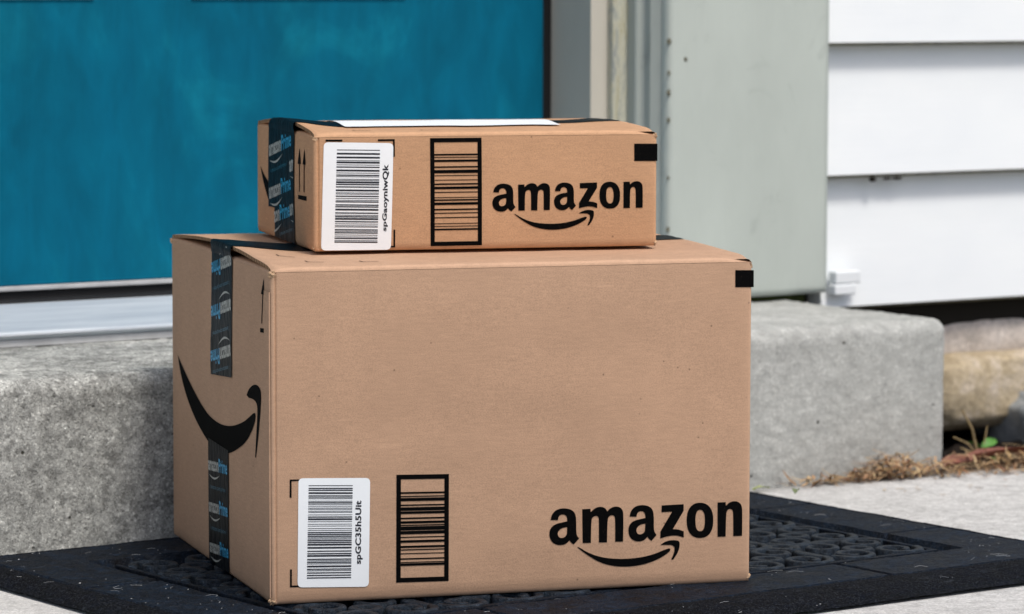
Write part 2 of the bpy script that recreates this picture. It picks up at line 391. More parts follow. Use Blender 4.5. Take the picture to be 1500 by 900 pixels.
LOGO_SMALL=[[[(172.2,53.2,1),(172.8,56.4),(175.1,59.4),(178.6,61.0),(182.7,61.3),(186.9,60.5),(189.7,58.8),(191.2,56.1),(191.7,52.2),(191.7,43.2),(192.4,40.8),(194.0,39.0,1),(189.9,34.8,1),(187.7,36.3),(186.7,37.9,1),(184.0,35.3),(179.9,34.6),(175.7,35.4),(172.6,38.0),(171.3,41.7),(171.4,45.6),(173.4,48.7),(176.9,50.3),(181.6,51.2),(184.9,51.7,1),(184.8,54.3),(183.7,56.2),(181.6,56.9),(179.3,56.5),(178.2,55.2),(177.7,52.9,1)],[(184.8,47.6,1),(181.6,47.3),(178.9,45.9),(177.5,43.5),(178.1,40.9),(180.1,39.7),(182.8,40.2),(184.5,42.0),(184.8,44.6)]],[[(196.3,60.1,1),(202.5,60.2,1),(202.6,57.7,1),(205.1,60.1),(208.6,61.4),(211.6,61.2),(214.0,60.0),(215.3,57.9,1),(217.5,60.0),(221.0,61.4),(224.6,60.8),(227.0,58.8),(227.7,54.9),(227.5,35.6,1),(221.5,35.7,1),(221.4,52.3),(220.7,54.5),(218.8,55.2),(216.9,54.4),(215.5,52.6),(215.2,35.4,1),(209.1,35.6,1),(209.0,52.1),(208.4,54.4),(206.7,55.1),(204.5,54.4),(203.1,52.3),(202.9,35.5,1),(196.7,35.5,1)]],[[(232.4,53.5,1),(232.9,56.7),(235.2,59.8),(238.5,61.3),(242.4,61.6),(246.4,60.8),(249.0,59.2),(250.5,56.5),(251.0,52.6),(251.0,43.7),(251.7,41.3),(253.2,39.5,1),(249.3,35.3,1),(247.2,36.8),(246.2,38.4,1),(243.6,35.8),(239.7,35.1),(235.8,35.9),(232.8,38.4),(231.5,42.1),(231.6,46.0),(233.5,49.1),(236.9,50.7),(241.3,51.6),(244.5,52.1,1),(244.4,54.7),(243.3,56.6),(241.3,57.2),(239.2,56.9),(238.1,55.6),(237.6,53.3,1)],[(244.4,48.0,1),(241.4,47.7),(238.8,46.3),(237.4,43.9),(238.0,41.4),(239.9,40.2),(242.5,40.6),(244.2,42.5),(244.4,45.0)]],[[(256.8,60.8,1),(273.8,61.2,1),(273.9,56.3,1),(265.6,43.3,1),(270.0,43.0),(274.1,41.3,1),(274.1,36.8,1),(269.8,38.3),(265.0,38.6),(260.3,38.0),(256.1,36.8,1),(256.1,41.9,1),(264.9,55.9,1),(256.9,55.9,1)]],[[(296.9,48.6),(296.5,43.8),(295.3,40.4),(293.2,37.9),(290.4,36.4),(286.6,36.0),(282.8,36.6),(280.0,38.3),(277.9,41.0),(276.6,44.5),(276.2,49.3),(276.6,54.0),(277.8,57.4),(279.9,59.9),(282.7,61.4),(286.5,61.9),(290.3,61.2),(293.1,59.5),(295.2,56.9),(296.5,53.3)],[(290.4,48.7),(290.2,45.6),(289.8,43.5),(289.1,42.1),(288.1,41.2),(286.7,40.9),(285.3,41.3),(284.3,42.2),(283.6,43.7),(283.1,45.8),(283.0,48.9),(283.1,52.0),(283.5,54.1),(284.2,55.5),(285.2,56.4),(286.6,56.7),(288.1,56.3),(289.0,55.4),(289.8,53.8),(290.2,51.8)]],[[(300.1,61.4,1),(306.3,61.5,1),(306.6,58.9,1),(309.1,61.1),(312.7,62.1),(316.3,61.4),(318.7,59.1),(319.4,55.1),(319.3,36.5,1),(312.4,36.5,1),(312.3,53.1),(311.7,55.6),(309.9,56.6),(308.0,56.0),(306.7,53.6),(306.6,36.4,1),(300.2,36.4,1)]],[[(192.5,32.4,1),(194.2,32.2),(199.9,28.5),(208.2,25.0),(217.6,23.1),(229.5,22.4),(241.3,23.1),(250.8,25.0),(257.9,27.5),(262.7,29.0),(264.1,28.4),(263.3,26.4),(257.9,23.0),(250.8,19.9),(241.3,17.4),(229.5,16.6),(220.0,17.7),(210.5,20.3),(202.3,25.0),(196.4,29.2)]],[[(256.1,32.0,1),(259.1,34.1),(263.8,35.3),(268.6,35.1),(271.0,34.0),(271.0,29.9),(269.6,25.4),(266.0,20.5,1),(264.5,20.9,1),(266.0,23.8),(267.2,27.7),(267.0,30.0),(265.0,31.8),(260.3,32.0)]]]
LABEL_BIG=[(25.0,114.3),(91.6,112.1),(90.3,12.4),(23.9,14.9)]
BARS_BIG=[(34.4,107.6),(75.3,106.0),(73.7,21.2),(32.5,22.6)]
TEXT_BIG=[(85.1,91.6),(77.7,91.9),(77.6,33.8),(84.5,33.5)]
CODE_BIG=[(116.2,114.0),(165.6,112.9),(165.7,14.3),(116.1,15.0)]
LABEL_SMALL=[(9.5,101.9),(75.8,100.4),(73.4,-0.7),(6.7,0.9)]
BARS_SMALL=[(21.9,95.0),(62.9,94.2),(60.4,7.2),(19.3,8.2)]
TEXT_SMALL=[(72.6,80.7),(65.3,80.8),(64.9,18.2),(70.1,17.8)]
CODE_SMALL=[(111.1,104.7),(160.9,104.7),(161.4,3.3),(111.7,3.2)]
SQ_BIG=[(442.9,293.1),(461.2,292.7),(461.3,276.8),(443.0,277.2)]
SQ_SMALL=[(310.7,97.6),(334.8,97.4),(334.9,80.9),(310.8,81.2)]
BRK_BIG=[[(17.0,113.4),(27.5,113.1),(27.5,111.7),(18.7,111.9),(18.7,96.8),(16.9,96.9)],[(17.0,31.6),(18.8,31.6),(18.7,16.9),(25.5,16.8),(25.5,15.2),(17.0,15.4)]]
BRK_SMALL=[[(11.2,104.2),(27.2,104.1),(27.1,102.4),(11.2,102.5)],[(61.0,104.1),(77.2,104.1),(77.2,87.6),(75.4,87.6),(75.5,102.4),(61.0,102.4)],[(75.9,19.4),(77.5,19.4),(77.5,2.6),(72.2,2.7),(72.2,4.1),(75.9,4.0)]]
SWOOSH=[(401.4,186.3,1),(383.4,179.2),(360.8,171.3),(335.3,162.5),(310.1,155.2),(282.1,147.6),(248.3,142.2),(200.1,140.0),(153.1,143.7),(107.1,153.0),(81.7,161.1),(62.2,167.8),(56.7,165.9),(59.6,159.3),(73.6,148.2),(96.1,135.9),(130.4,124.6),(165.3,116.3),(212.7,112.9),(255.1,116.2),(298.3,125.6),(336.0,138.7),(367.8,154.2),(390.3,170.9)]
SWOOSH_HEAD=[(92.5,180.1,1),(84.0,186.7),(64.5,193.2),(45.3,194.1),(34.5,189.0),(37.5,173.1),(46.1,149.6),(57.4,126.3,1),(60.2,126.5,1),(56.0,145.9),(50.1,166.7),(50.5,176.6),(64.7,179.4),(84.1,178.5,1)]
TAPE_UP=[(238.2,307.6),(149.5,310.8),(152.0,190.8),(241.2,183.9)]
TAPE_LOW=[(254.9,121.6),(165.1,122.8),(170.7,5.0),(261.0,2.2)]
ARROW_BIG=[[(24.6,293.4),(23.2,278.7),(35.6,278.3)],[(30.2,278.7),(27.5,279.0),(31.7,252.0),(34.5,251.7)],[(38.9,247.1),(23.5,248.1),(23.5,244.1),(38.9,243.3)]]
TAPE_S_UP=[(214.0,111.5),(85.4,110.1),(86.6,35.2),(215.7,28.5)]
TAPE_S_LOW=[(185.6,30.4),(86.7,32.0),(83.9,-1.1),(186.2,0.1)]
SWOOSH_S=[(261.0,66.3,1),(242.0,58.8),(209.9,51.1),(210.3,30.9,1),(231.5,41.8),(249.3,54.3)]
ARROW_SMALL=[[(62.6,93.7),(55.3,78.7),(70.4,78.4)],[(40.5,94.1),(33.6,79.3),(47.8,78.9)],[(64.1,78.7),(60.9,78.9),(60.6,52.4),(63.9,52.2)],[(42.3,79.2),(39.1,79.4),(39.2,53.0),(42.4,52.8)],[(68.2,49.0),(29.9,49.7),(29.9,45.5),(68.3,45.1)]]
# ---------------------------------------------------------------- ground
def sheet(name, x0, x1, y0, y1, z, nx=1, ny=1, fz=None):
    V = []; Fc = []
    for j in range(ny + 1):
        for i in range(nx + 1):
            x = x0 + (x1 - x0) * i / nx; y = y0 + (y1 - y0) * j / ny
            V.append((x, y, z + (fz(x, y) if fz else 0)))
    for j in range(ny):
        for i in range(nx):
            a = j * (nx + 1) + i; Fc.append((a, a + 1, a + nx + 2, a + nx + 1))
    return mesh(name, V, Fc)
tag(obj('ground', sheet('ground', -600, 600, -600, 600, -.10), M['lawn'], loc=WO, rz=WYAW), 'flat lawn around the house beyond the paving', kind='structure')
# concrete walk in front of the step, cast slab with a real edge
wk = rounded_grid('concrete_walk', (-1.6, -4.2, -.10), (2.2, -.015, 0), .05, .006)
tag(obj('concrete_walk', wk, M['walk'], smooth=True, loc=WO, rz=WYAW), 'pale grey concrete walk under the door mat', kind='structure')
tag(obj('soil_bed', sheet('soil_bed', .56, 2.2, -.02, .42, -.03, 110, 30, lambda x, y: .012 * fbm((x, y, 0), 14, 5) + .012 * fbm((x, y, 3), 60, 3)), M['soil'], smooth=True, loc=WO, rz=WYAW),
    'dark soil between the walk and the foundation stones', kind='structure')

# ---------------------------------------------------------------- concrete step
def step_disp(p):
    top = max(0, min(1, (p.z - .135) / .04))
    d = noise.voronoi(p * 95)[0][0]
    peb = max(0, .45 - d) * .0042 * (.25 + .75 * top) * max(0, noise.noise(p * 30) + .45)
    return .0011 * fbm(p, 14, 3) + (.0006 + .0005 * top) * fbm(p, 110, 3) + peb
st = rounded_grid('concrete_step', (-1.15, 0, -.06), (.622, .55, .1765), .0034, .018, step_disp)
tag(obj('concrete_step', st, M['step'], smooth=True, loc=WO, rz=WYAW), 'rough grey concrete doorstep with rounded edges behind the boxes', 'step')

# ---------------------------------------------------------------- house wall
W_TOP = 2.55
wall = empty('house_wall', WO, WYAW, label='white clapboard wall of the house right of the doorway', cat='wall')
obj('sheathing', box_mesh('sheathing', .60, 2.6, .33, .45, .125, W_TOP), M['void'], wall)
obj('sheathing', box_mesh('sheathing', -2.6, -.83, .33, .45, .125, W_TOP), M['void'], wall)
obj('header_wall', box_mesh('header_wall', -.83, .60, .33, .45, 2.40, W_TOP), M['void'], wall)
EXPO = .166
def clap_mesh(x0, x1):
    pts = [(.3285, EXPO + .02), (.3265, EXPO + .018), (.3000, .0042), (.3003, .0036), (.3060, .0002), (.3285, 0)]
    me = extrude_profile('clapboard', pts, x0, x1, 'x')
    idx = [1 if (p.normal.z < -.3) else 0 for p in me.polygons]; me.polygons.foreach_set('material_index', idx)  # down-facing chamfer takes the painted shadow line
    return me
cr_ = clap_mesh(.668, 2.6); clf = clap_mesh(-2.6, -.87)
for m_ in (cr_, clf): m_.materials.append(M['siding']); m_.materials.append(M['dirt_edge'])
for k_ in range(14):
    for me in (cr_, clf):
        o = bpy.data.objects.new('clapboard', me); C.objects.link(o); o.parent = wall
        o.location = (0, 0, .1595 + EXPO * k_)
for (x, z, s_) in ((.752, .3255, .0042), (.776, .3258, .0022), (.792, .3258, .0026)):
    bm = bmesh.new(); bmesh.ops.create_icosphere(bm, subdivisions=2, radius=s_)
    for v in bm.verts: v.co.x *= 1.3 + 2 * (s_ < .003); v.co.z *= .8
    me = bpy.data.meshes.new('debris'); bm.to_mesh(me); bm.free(); o = obj('debris', me, M['void'], wall, smooth=True); o.location = (x, .305, z - .003)
# starter block beside the casing foot
tb = empty('trim_block', WO + Matrix.Rotation(WYAW, 3, 'Z') @ Vector((.7, .29, .176)), WYAW, label='small white vinyl end block at the foot of the grey-green casing', cat='trim')
obj('cap', box_mesh('cap', -.022, .018, -.006, .010, .018, .034, .002), M['siding'], tb)
obj('clip', box_mesh('clip', -.024, .010, -.007, .008, .004, .0175, .002), M['siding'], tb)

# ---------------------------------------------------------------- doorway
fr = empty('door_frame', WO, WYAW, label='weathered grey door frame with peeling paint beside the blue door', cat='door frame')
def mirror(pts, cx): return [(2 * cx - p, q) for p, q in pts]
DC = -.115                                                # centre of the doorway
prof = dict(
    jamb=[(.3525, .452), (.3525, .357), (.3780, .357), (.3780, .452)],
    stop=[(.3775, .3565), (.3775, .3465), (.3790, .3455), (.3985, .3455), (.3985, .400), (.3785, .400), (.3785, .3565)],
    brick_mould=[(.3990, .400), (.3990, .3300), (.4010, .3275), (.4060, .3270), (.4090, .3240), (.4090, .312), (.4180, .302), (.4180, .400)])
for nm, pts in prof.items():
    mt = {'jamb': M['jamb'], 'stop': M['chipped'], 'brick_mould': M['mould']}[nm]
    obj(nm, extrude_profile(nm, pts, .210 if nm == 'jamb' else .178, 2.36), mt, fr)
    obj(nm, extrude_profile(nm, mirror(pts, DC), .210 if nm == 'jamb' else .178, 2.36), mt, fr)
obj('head', box_mesh('head', -.58, .3525, .357, .452, 2.27, 2.36), M['jamb'], fr)
obj('weatherstrip', box_mesh('weatherstrip', .3405, .3523, .4412, .4515, .232, 2.27, .001), M['black_rubber'], fr)
obj('weatherstrip', box_mesh('weatherstrip', -.5820, -.5735, .4475, .4515, .232, 2.27, .001), M['black_rubber'], fr)
obj('frame_back', box_mesh('frame_back', -.66, .43, .5, .52, .0, 2.4, .001), M['void'], fr)

def rough_board(name, x0, x1, y0, y1, z0, z1, dz=.008, amp=.0011):
    """board whose near arrises are chipped and uneven"""
    return rounded_grid(name, (x0, y0, z0), (x1, y1, z1), dz, .0025, lambda p: amp * min(0, fbm((p.x * .4, p.y * .4, p.z), 55, 3) + .1) * (1.8 if abs(p.x - x0) < .006 and abs(p.y - y0) < .006 else .15))
cs = empty('door_casing', WO, WYAW, label='wide flat grey-green casing board between doorway and white siding', cat='casing')
obj('board', rough_board('board', .4185, .6665, .2875, .330, .1835, 2.42, .009), M['casing'], cs, smooth=True)
for i_, (a_, z_, s_) in enumerate([(.4189, .5, .003), (.4189, .335, .0018), (.4189, .438, .003), (.4189, .462, .0022), (.4189, .405, .0026), (.4189, .272, .0026), (.4189, .214, .0030), (.444, .478, .0022), (.4450, .196, .0015)]):
    bm = bmesh.new(); bmesh.ops.create_icosphere(bm, subdivisions=2, radius=s_)
    for v in bm.verts: v.co = Vector((v.co.x, v.co.y * .35, v.co.z * 1.3)) * (1 + .4 * noise.noise(v.co * 900 + Vector((i_, 0, 0))))
    me = bpy.data.meshes.new('chip'); bm.to_mesh(me); bm.free()
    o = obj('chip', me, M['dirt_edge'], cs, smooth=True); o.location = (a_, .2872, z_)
cs2 = empty('door_casing', WO, WYAW, label='wide flat grey-green casing board at the far left of the doorway', cat='casing')
obj('board', box_mesh('board', -.870, -.6485, .2875, .330, .1835, 2.42, .002), M['casing'], cs2)
hd = empty('door_header', WO, WYAW, label='flat grey-green header board above the doorway', cat='header')
obj('board', box_mesh('board', -.872, .669, .2845, .3295, 2.4215, 2.52, .002), M['casing'], hd)
# dark green strip painting in the shadow gap under the casing
tag(obj('packing_strip', box_mesh('packing_strip', .455, .640, .300, .345, .172, .1828, .001), simple('mossy_wood', (.035, .045, .015), .95, .1, .5, 60), loc=WO, rz=WYAW),
    'mossy dark strip in the gap under the grey-green casing', 'strip')

# door slab with raised panels
dr = empty('front_door', WO, WYAW, label='teal blue painted front door with mottled finish', cat='door')
obj('door_slab', box_mesh('door_slab', -.572, .3395, .4400, .4840, .2290, 2.255, .0015), M['door'], dr)
for (x0, x1) in ((-.47, -.349), (-.226, .048)):
    pass
def panel(x0, x1, z0, z1):
    yb = .4397
    for (a, b, c_, d) in ((x0, x1, z0, z0 + .014), (x0, x1, z1 - .014, z1), (x0, x0 + .014, z0 + .0143, z1 - .0143), (x1 - .014, x1, z0 + .0143, z1 - .0143)):
        obj('panel_moulding', box_mesh('panel_moulding', a, b, yb - .0022, yb, c_, d, .001, 2), M['door'], dr)
    obj('raised_panel', box_mesh('raised_panel', x0 + .035, x1 - .035, yb - .0045, yb, z0 + .035, z1 - .035, .004, 2), M['door'], dr)
M['worn'] = simple('rubbed_paint_edge', (.10, .36, .46), .5, .3, .2, 40)  # pale teal that paints the bright highlight line under the door panels
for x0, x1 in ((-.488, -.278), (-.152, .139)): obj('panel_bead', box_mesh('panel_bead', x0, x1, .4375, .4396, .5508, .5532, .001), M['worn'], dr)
for z0, z1 in ((.5534, 1.15), (1.30, 2.05)):
    panel(-.488, -.278, z0, z1); panel(-.152, .139, z0, z1)
obj('sweep_strip', box_mesh('sweep_strip', -.570, .3400, .4352, .4398, .2238, .2290, .0008), M['alu_dull'], dr)
obj('sweep_rubber', box_mesh('sweep_rubber', -.570, .3400, .4390, .4560, .2100, .2234, .0015), M['black_rubber'], dr)
kb = bmesh.new(); bmesh.ops.create_uvsphere(kb, u_segments=24, v_segments=16, radius=.028)
me = bpy.data.meshes.new('knob'); kb.to_mesh(me); kb.free(); o = obj('knob', me, M['alu_dull'], dr, smooth=True); o.location = (.285, .385, 1.17)
o = obj('knob_stem', box_mesh('knob_stem', .275, .295, .40, .4398, 1.16, 1.18, .008, 4), M['alu_dull'], dr)

# aluminium threshold: profile in (depth, height)
th = empty('threshold', WO, WYAW, label='silver aluminium threshold under the blue door', cat='threshold')
TX0, TX1 = -.640, .4100
top = [(.4600, .2118), (.4350, .2125), (.4120, .2120), (.4000, .2092), (.3750, .2050), (.3450, .1995), (.3150, .1942), (.3020, .1922), (.2960, .1925), (.2915, .1938), (.2875, .1935), (.2848, .1918), (.2845, .1898), (.2870, .1880), (.2920, .1872), (.2920, .1850), (.4600, .1850)]
obj('tread', extrude_profile('tread', top, TX0, TX1, 'x'), M['alu'], th)
obj('riser', box_mesh('riser', TX0, TX1, .2895, .300, .1768, .1845, .0008), M['alu_dull'], th)
obj('sill_block', box_mesh('sill_block', TX0, TX1, .3003, .4600, .1700, .1848, .001), M['void'], th)
obj('vinyl_insert', box_mesh('vinyl_insert', TX0, TX1, .4120, .4330, .2110, .2150, .0015), M['black_rubber'], th)

# ---------------------------------------------------------------- foundation stones
def stone_mesh(sx, sy, sz, seed, sub=4):
    bm = bmesh.new(); bmesh.ops.create_icosphere(bm, subdivisions=sub, radius=1)
    for v in bm.verts:
        n = v.co.normalized(); e = .42
        q = Vector([math.copysign(abs(c) ** e, c) for c in n]); q *= .86
        q *= 1 + .16 * fbm(n + Vector((seed * 7.3, 0, 0)), 1.2, 3) + .05 * fbm(n + Vector((seed, 5, 0)), 6, 4)
        v.co = Vector((q.x * sx, q.y * sy, q.z * sz))
    me = bpy.data.meshes.new('stone'); bm.to_mesh(me); bm.free(); return me
RW = Matrix.Rotation(WYAW, 3, 'Z')
def wl(x, y, z): return WO + RW @ Vector((x, y, z))
tag(obj('foundation_wall', box_mesh('foundation_wall', .55, 2.6, .44, .50, -.1, .124, .001), M['void'], loc=WO, rz=WYAW), 'dark recess behind the foundation stones', kind='structure')
tag(obj('mortar_ledge', rounded_grid('mortar_ledge', (.63, .325, .080), (2.6, .43, .131), .012, .010, lambda p: .006 * fbm(p, 16, 4)), M['mortar'], smooth=True, loc=WO, rz=WYAW),
    'pale pinkish mortar ledge on top of the foundation stones', 'ledge')
for nm, x, y, z, sx, sy, sz, mt, lb in (
        ('foundation_stone', .945, .355, .042, .150, .080, .059, 'stone_tan', 'tan brown fieldstone under the pale mortar ledge, right of the step'),
        ('foundation_stone', 1.145, .370, .050, .100, .075, .052, 'stone_grey', 'grey fieldstone at the far right of the foundation'),
        ('foundation_stone', 1.075, .300, -.014, .130, .085, .060, 'stone_grey', 'large grey fieldstone low in the soil below the tan stone'),
        ('foundation_stone', .750, .405, .060, .100, .060, .040, 'stone_tan', 'tan fieldstone tucked behind the end of the step'),
        ('foundation_stone', 1.40, .38, .035, .15, .08, .075, 'stone_tan', 'big tan fieldstone farther along the foundation'),
        ('foundation_stone', 1.70, .38, .035, .15, .08, .075, 'stone_grey', 'big grey fieldstone farthest along the foundation')):
    o = obj(nm, stone_mesh(sx, sy, sz, x * 3), M[mt], smooth=True, loc=wl(x, y, z), rz=WYAW)
    tag(o, lb, 'stone', 'fieldstones of the foundation')

# ---------------------------------------------------------------- door mat
MYAW = WYAW + .045
MO = wl(-.213, -.368, .0005)
MW2, MD2 = .478, .335                                     # half sizes at the ground
BEV = dict(l=.028, r=.016, f=.058, b=.018)
TH = .0135
mat = empty('door_mat', MO, MYAW, label='black rubber door mat with scrollwork under the large box', cat='door mat')
BR = .082                                                  # border width on top
CH = .020                                                  # channel
def mat_h(x, y):
    xl, xr, yf, yb = x + MW2, MW2 - x, y + MD2, MD2 - y
    if min(xl, xr, yf, yb) < 0: return 0
    t = min(xl / BEV['l'], xr / BEV['r'], yf / BEV['f'], yb / BEV['b'])
    if t < 1:
        return .003 + (TH - .003) * math.sin(min(1, t) * PI / 2) ** .8
    il, ir, if_, ib = xl - BEV['l'], xr - BEV['r'], yf - BEV['f'], yb - BEV['b']
    e = min(il, ir, if_, ib)
    if e < .0050: return TH - .0065                        # crease round the border
    if e < BR - .0:
        j = 9                                              # joints across the border
        if il < BR: j = min(j, abs(y - .105), abs(y + .105))
        if ir < BR: j = min(j, abs(y + .080), abs(y - .125))
        if if_ < BR or ib < BR: j = min(j, abs(x - .213), abs(x + .213))
        if j < .0026: return TH - .0060
        return TH
    if e < BR + CH: return .0008
    return .0010
NX, NY = 480, 340
V = []; Fc = []; idx = []
for j in range(NY + 1):
    for i in range(NX + 1):
        x = -MW2 + 2 * MW2 * i / NX; y = -MD2 + 2 * MD2 * j / NY
        h = mat_h(x, y)
        V.append((x, y, h + .0006 * fbm((x, y, 0), 25, 3) + (.0005 * fbm((x, y, 1), 300, 2))))
for j in range(NY):
    for i in range(NX):
        a = j * (NX + 1) + i; Fc.append((a, a + 1, a + NX + 2, a + NX + 1))
        x = -MW2 + 2 * MW2 * (i + .5) / NX; y = -MD2 + 2 * MD2 * (j + .5) / NY
        t = min((x + MW2) / BEV['l'], (MW2 - x) / BEV['r'], (y + MD2) / BEV['f'], (MD2 - y) / BEV['b'])
        idx.append(1 if t < .97 else 0)
obj('mat_body', mesh('mat_body', V, Fc, idx), [M['rubber'], M['flock']], mat, smooth=True)
def ribbon(path, wd, z0, z1):
    V = []; Fc = []; n = len(path)
    for i, p in enumerate(path):
        a = path[max(0, i - 1)]; b = path[min(n - 1, i + 1)]
        t = Vector((b[0] - a[0], b[1] - a[1])).normalized(); nn = Vector((-t.y, t.x))
        ww = (wd[i] if isinstance(wd, list) else wd) / 2; p = Vector(p[:2])
        for s_, z in ((-1.15, z0), (-1, z1 - .0012), (-.7, z1), (.7, z1), (1, z1 - .0012), (1.15, z0)):
            q = p + nn * ww * s_; V.append((q.x, q.y, z))
    for i in range(n - 1):
        for k in range(5): Fc.append((i * 6 + k, i * 6 + k + 1, i * 6 + 6 + k + 1, i * 6 + 6 + k))
    Fc.append(tuple(range(6))); Fc.append(tuple((n - 1) * 6 + k for k in range(6))[::-1])
    return mesh('scroll', V, Fc)
def spiral(turns=1.25, r0=.026, r1=.009, n=26):
    return [((r0 + (r1 - r0) * i / n) * math.cos(2 * PI * turns * i / n), (r0 + (r1 - r0) * i / n) * math.sin(2 * PI * turns * i / n)) for i in range(n + 1)]
spi = fixn(ribbon(spiral(), [.0088 - .002 * i / 26 for i in range(27)], .002, TH - .0006))
bar = fixn(ribbon([(-.030, 0), (-.015, .004), (0, .005), (.015, .004), (.030, 0)], [.006, .013, .016, .013, .006], .004, TH - .0012))
ringp = [(.012 * math.cos(2 * PI * i / 16), .012 * math.sin(2 * PI * i / 16)) for i in range(17)]
ring = fixn(ribbon(ringp, .009, .004, TH - .001))
for m_ in (spi, bar, ring): m_.materials.append(M['worn_rubber']); m_.polygons.foreach_set('use_smooth', [True] * len(m_.polygons))
ix0, ix1 = -MW2 + BEV['l'] + BR + CH, MW2 - BEV['r'] - BR - CH
iy0, iy1 = -MD2 + BEV['f'] + BR + CH, MD2 - BEV['b'] - BR - CH
nx, ny = 6, 4
tx, ty = (ix1 - ix0) / nx, (iy1 - iy0) / ny
def put(nm, me, x, y, rz, s=1, fl=1):
    o = bpy.data.objects.new(nm, me); C.objects.link(o); o.parent = mat
    o.location = (x, y, random.uniform(-.0003, .0003)); o.rotation_euler = (0, 0, rz); o.scale = (s, s * fl, 1); return o
for i in range(nx):
    for j in range(ny):
        cx, cy = ix0 + tx * (i + .5), iy0 + ty * (j + .5)
        for sx in (-1, 1):
            for sy in (-1, 1):
                put('scroll', spi, cx + sx * tx * .25, cy + sy * ty * .25, 0 if sx > 0 else PI, min(tx, ty) * .25 / .0255, sy * sx)
        put('rosette', ring, cx, cy, 0)
        if i: put('bar', bar, ix0 + tx * i, cy, PI / 2)
        if j: put('bar', bar, cx, iy0 + ty * j, 0)
        if i and j: put('rosette', ring, ix0 + tx * i, iy0 + ty * j, 0)
# inner lip so the front edge of the scroll field meets the border
obj('inner_lip', box_mesh('inner_lip', ix0 - .002, ix1 + .002, iy0 - .004, iy0 + .004, .003, TH - .002, .001), M['rubber'], mat)
obj('inner_lip', box_mesh('inner_lip', ix1 - .003, ix1 + .003, iy0 + .0045, iy1, .003, TH - .002, .001), M['rubber'], mat)
obj('inner_lip', box_mesh('inner_lip', ix0 - .003, ix0 + .003, iy0 + .0045, iy1, .003, TH - .002, .001), M['rubber'], mat)
# pale lint, crumbs and hairs lying on the mat
def fibre(bm, p, L, th_, curl, rad, up=.3):
    n = 6; a = th_; pts = [Vector(p)]
    for i in range(n):
        a += curl * random.uniform(.3, 1)
        pts.append(pts[-1] + Vector((math.cos(a), math.sin(a), up * math.sin(i / n * PI * 1.1) * (1 if i < 3 else -1))) * L / n)
    prev = None
    for i, q in enumerate(pts):
        t = (pts[min(n, i + 1)] - pts[max(0, i - 1)]).normalized(); s = t.cross(Vector((0, 0, 1))).normalized(); u = s.cross(t)
        r = [bm.verts.new(q + (s * math.cos(k * 2 * PI / 3) + u * math.sin(k * 2 * PI / 3)) * rad) for k in range(3)]
        if prev:
            for k in range(3): bm.faces.new((prev[k], prev[(k + 1) % 3], r[(k + 1) % 3], r[k]))
        prev = r
bm = bmesh.new()
for _ in range(1500):
    x, y = random.uniform(-MW2, MW2), random.uniform(-MD2, MD2)
    if noise.noise(Vector((x * 14, y * 14, 3))) < random.uniform(-.25, .45): continue
    h = mat_h(x, y)
    if min(x + MW2, MW2 - x, y + MD2, MD2 - y) < .004: continue
    if random.random() < .22: fibre(bm, (x, y, h + .0008), random.uniform(.005, .018), random.uniform(0, 6.28), random.uniform(-.6, .6), random.uniform(.00010, .0002), .15)
    else:
        r = random.uniform(.0002, .00055) * (1.8 if random.random() < .07 else 1)
        bmesh.ops.create_icosphere(bm, subdivisions=0 if False else 1, radius=r, matrix=Matrix.Translation((x, y, h + r * .6)) @ Matrix.Diagonal((1.6, 1, .6, 1)))
me = bpy.data.meshes.new('lint'); bm.to_mesh(me); bm.free()
tag(obj('lint', me, M['lint'], mat), kind='stuff')

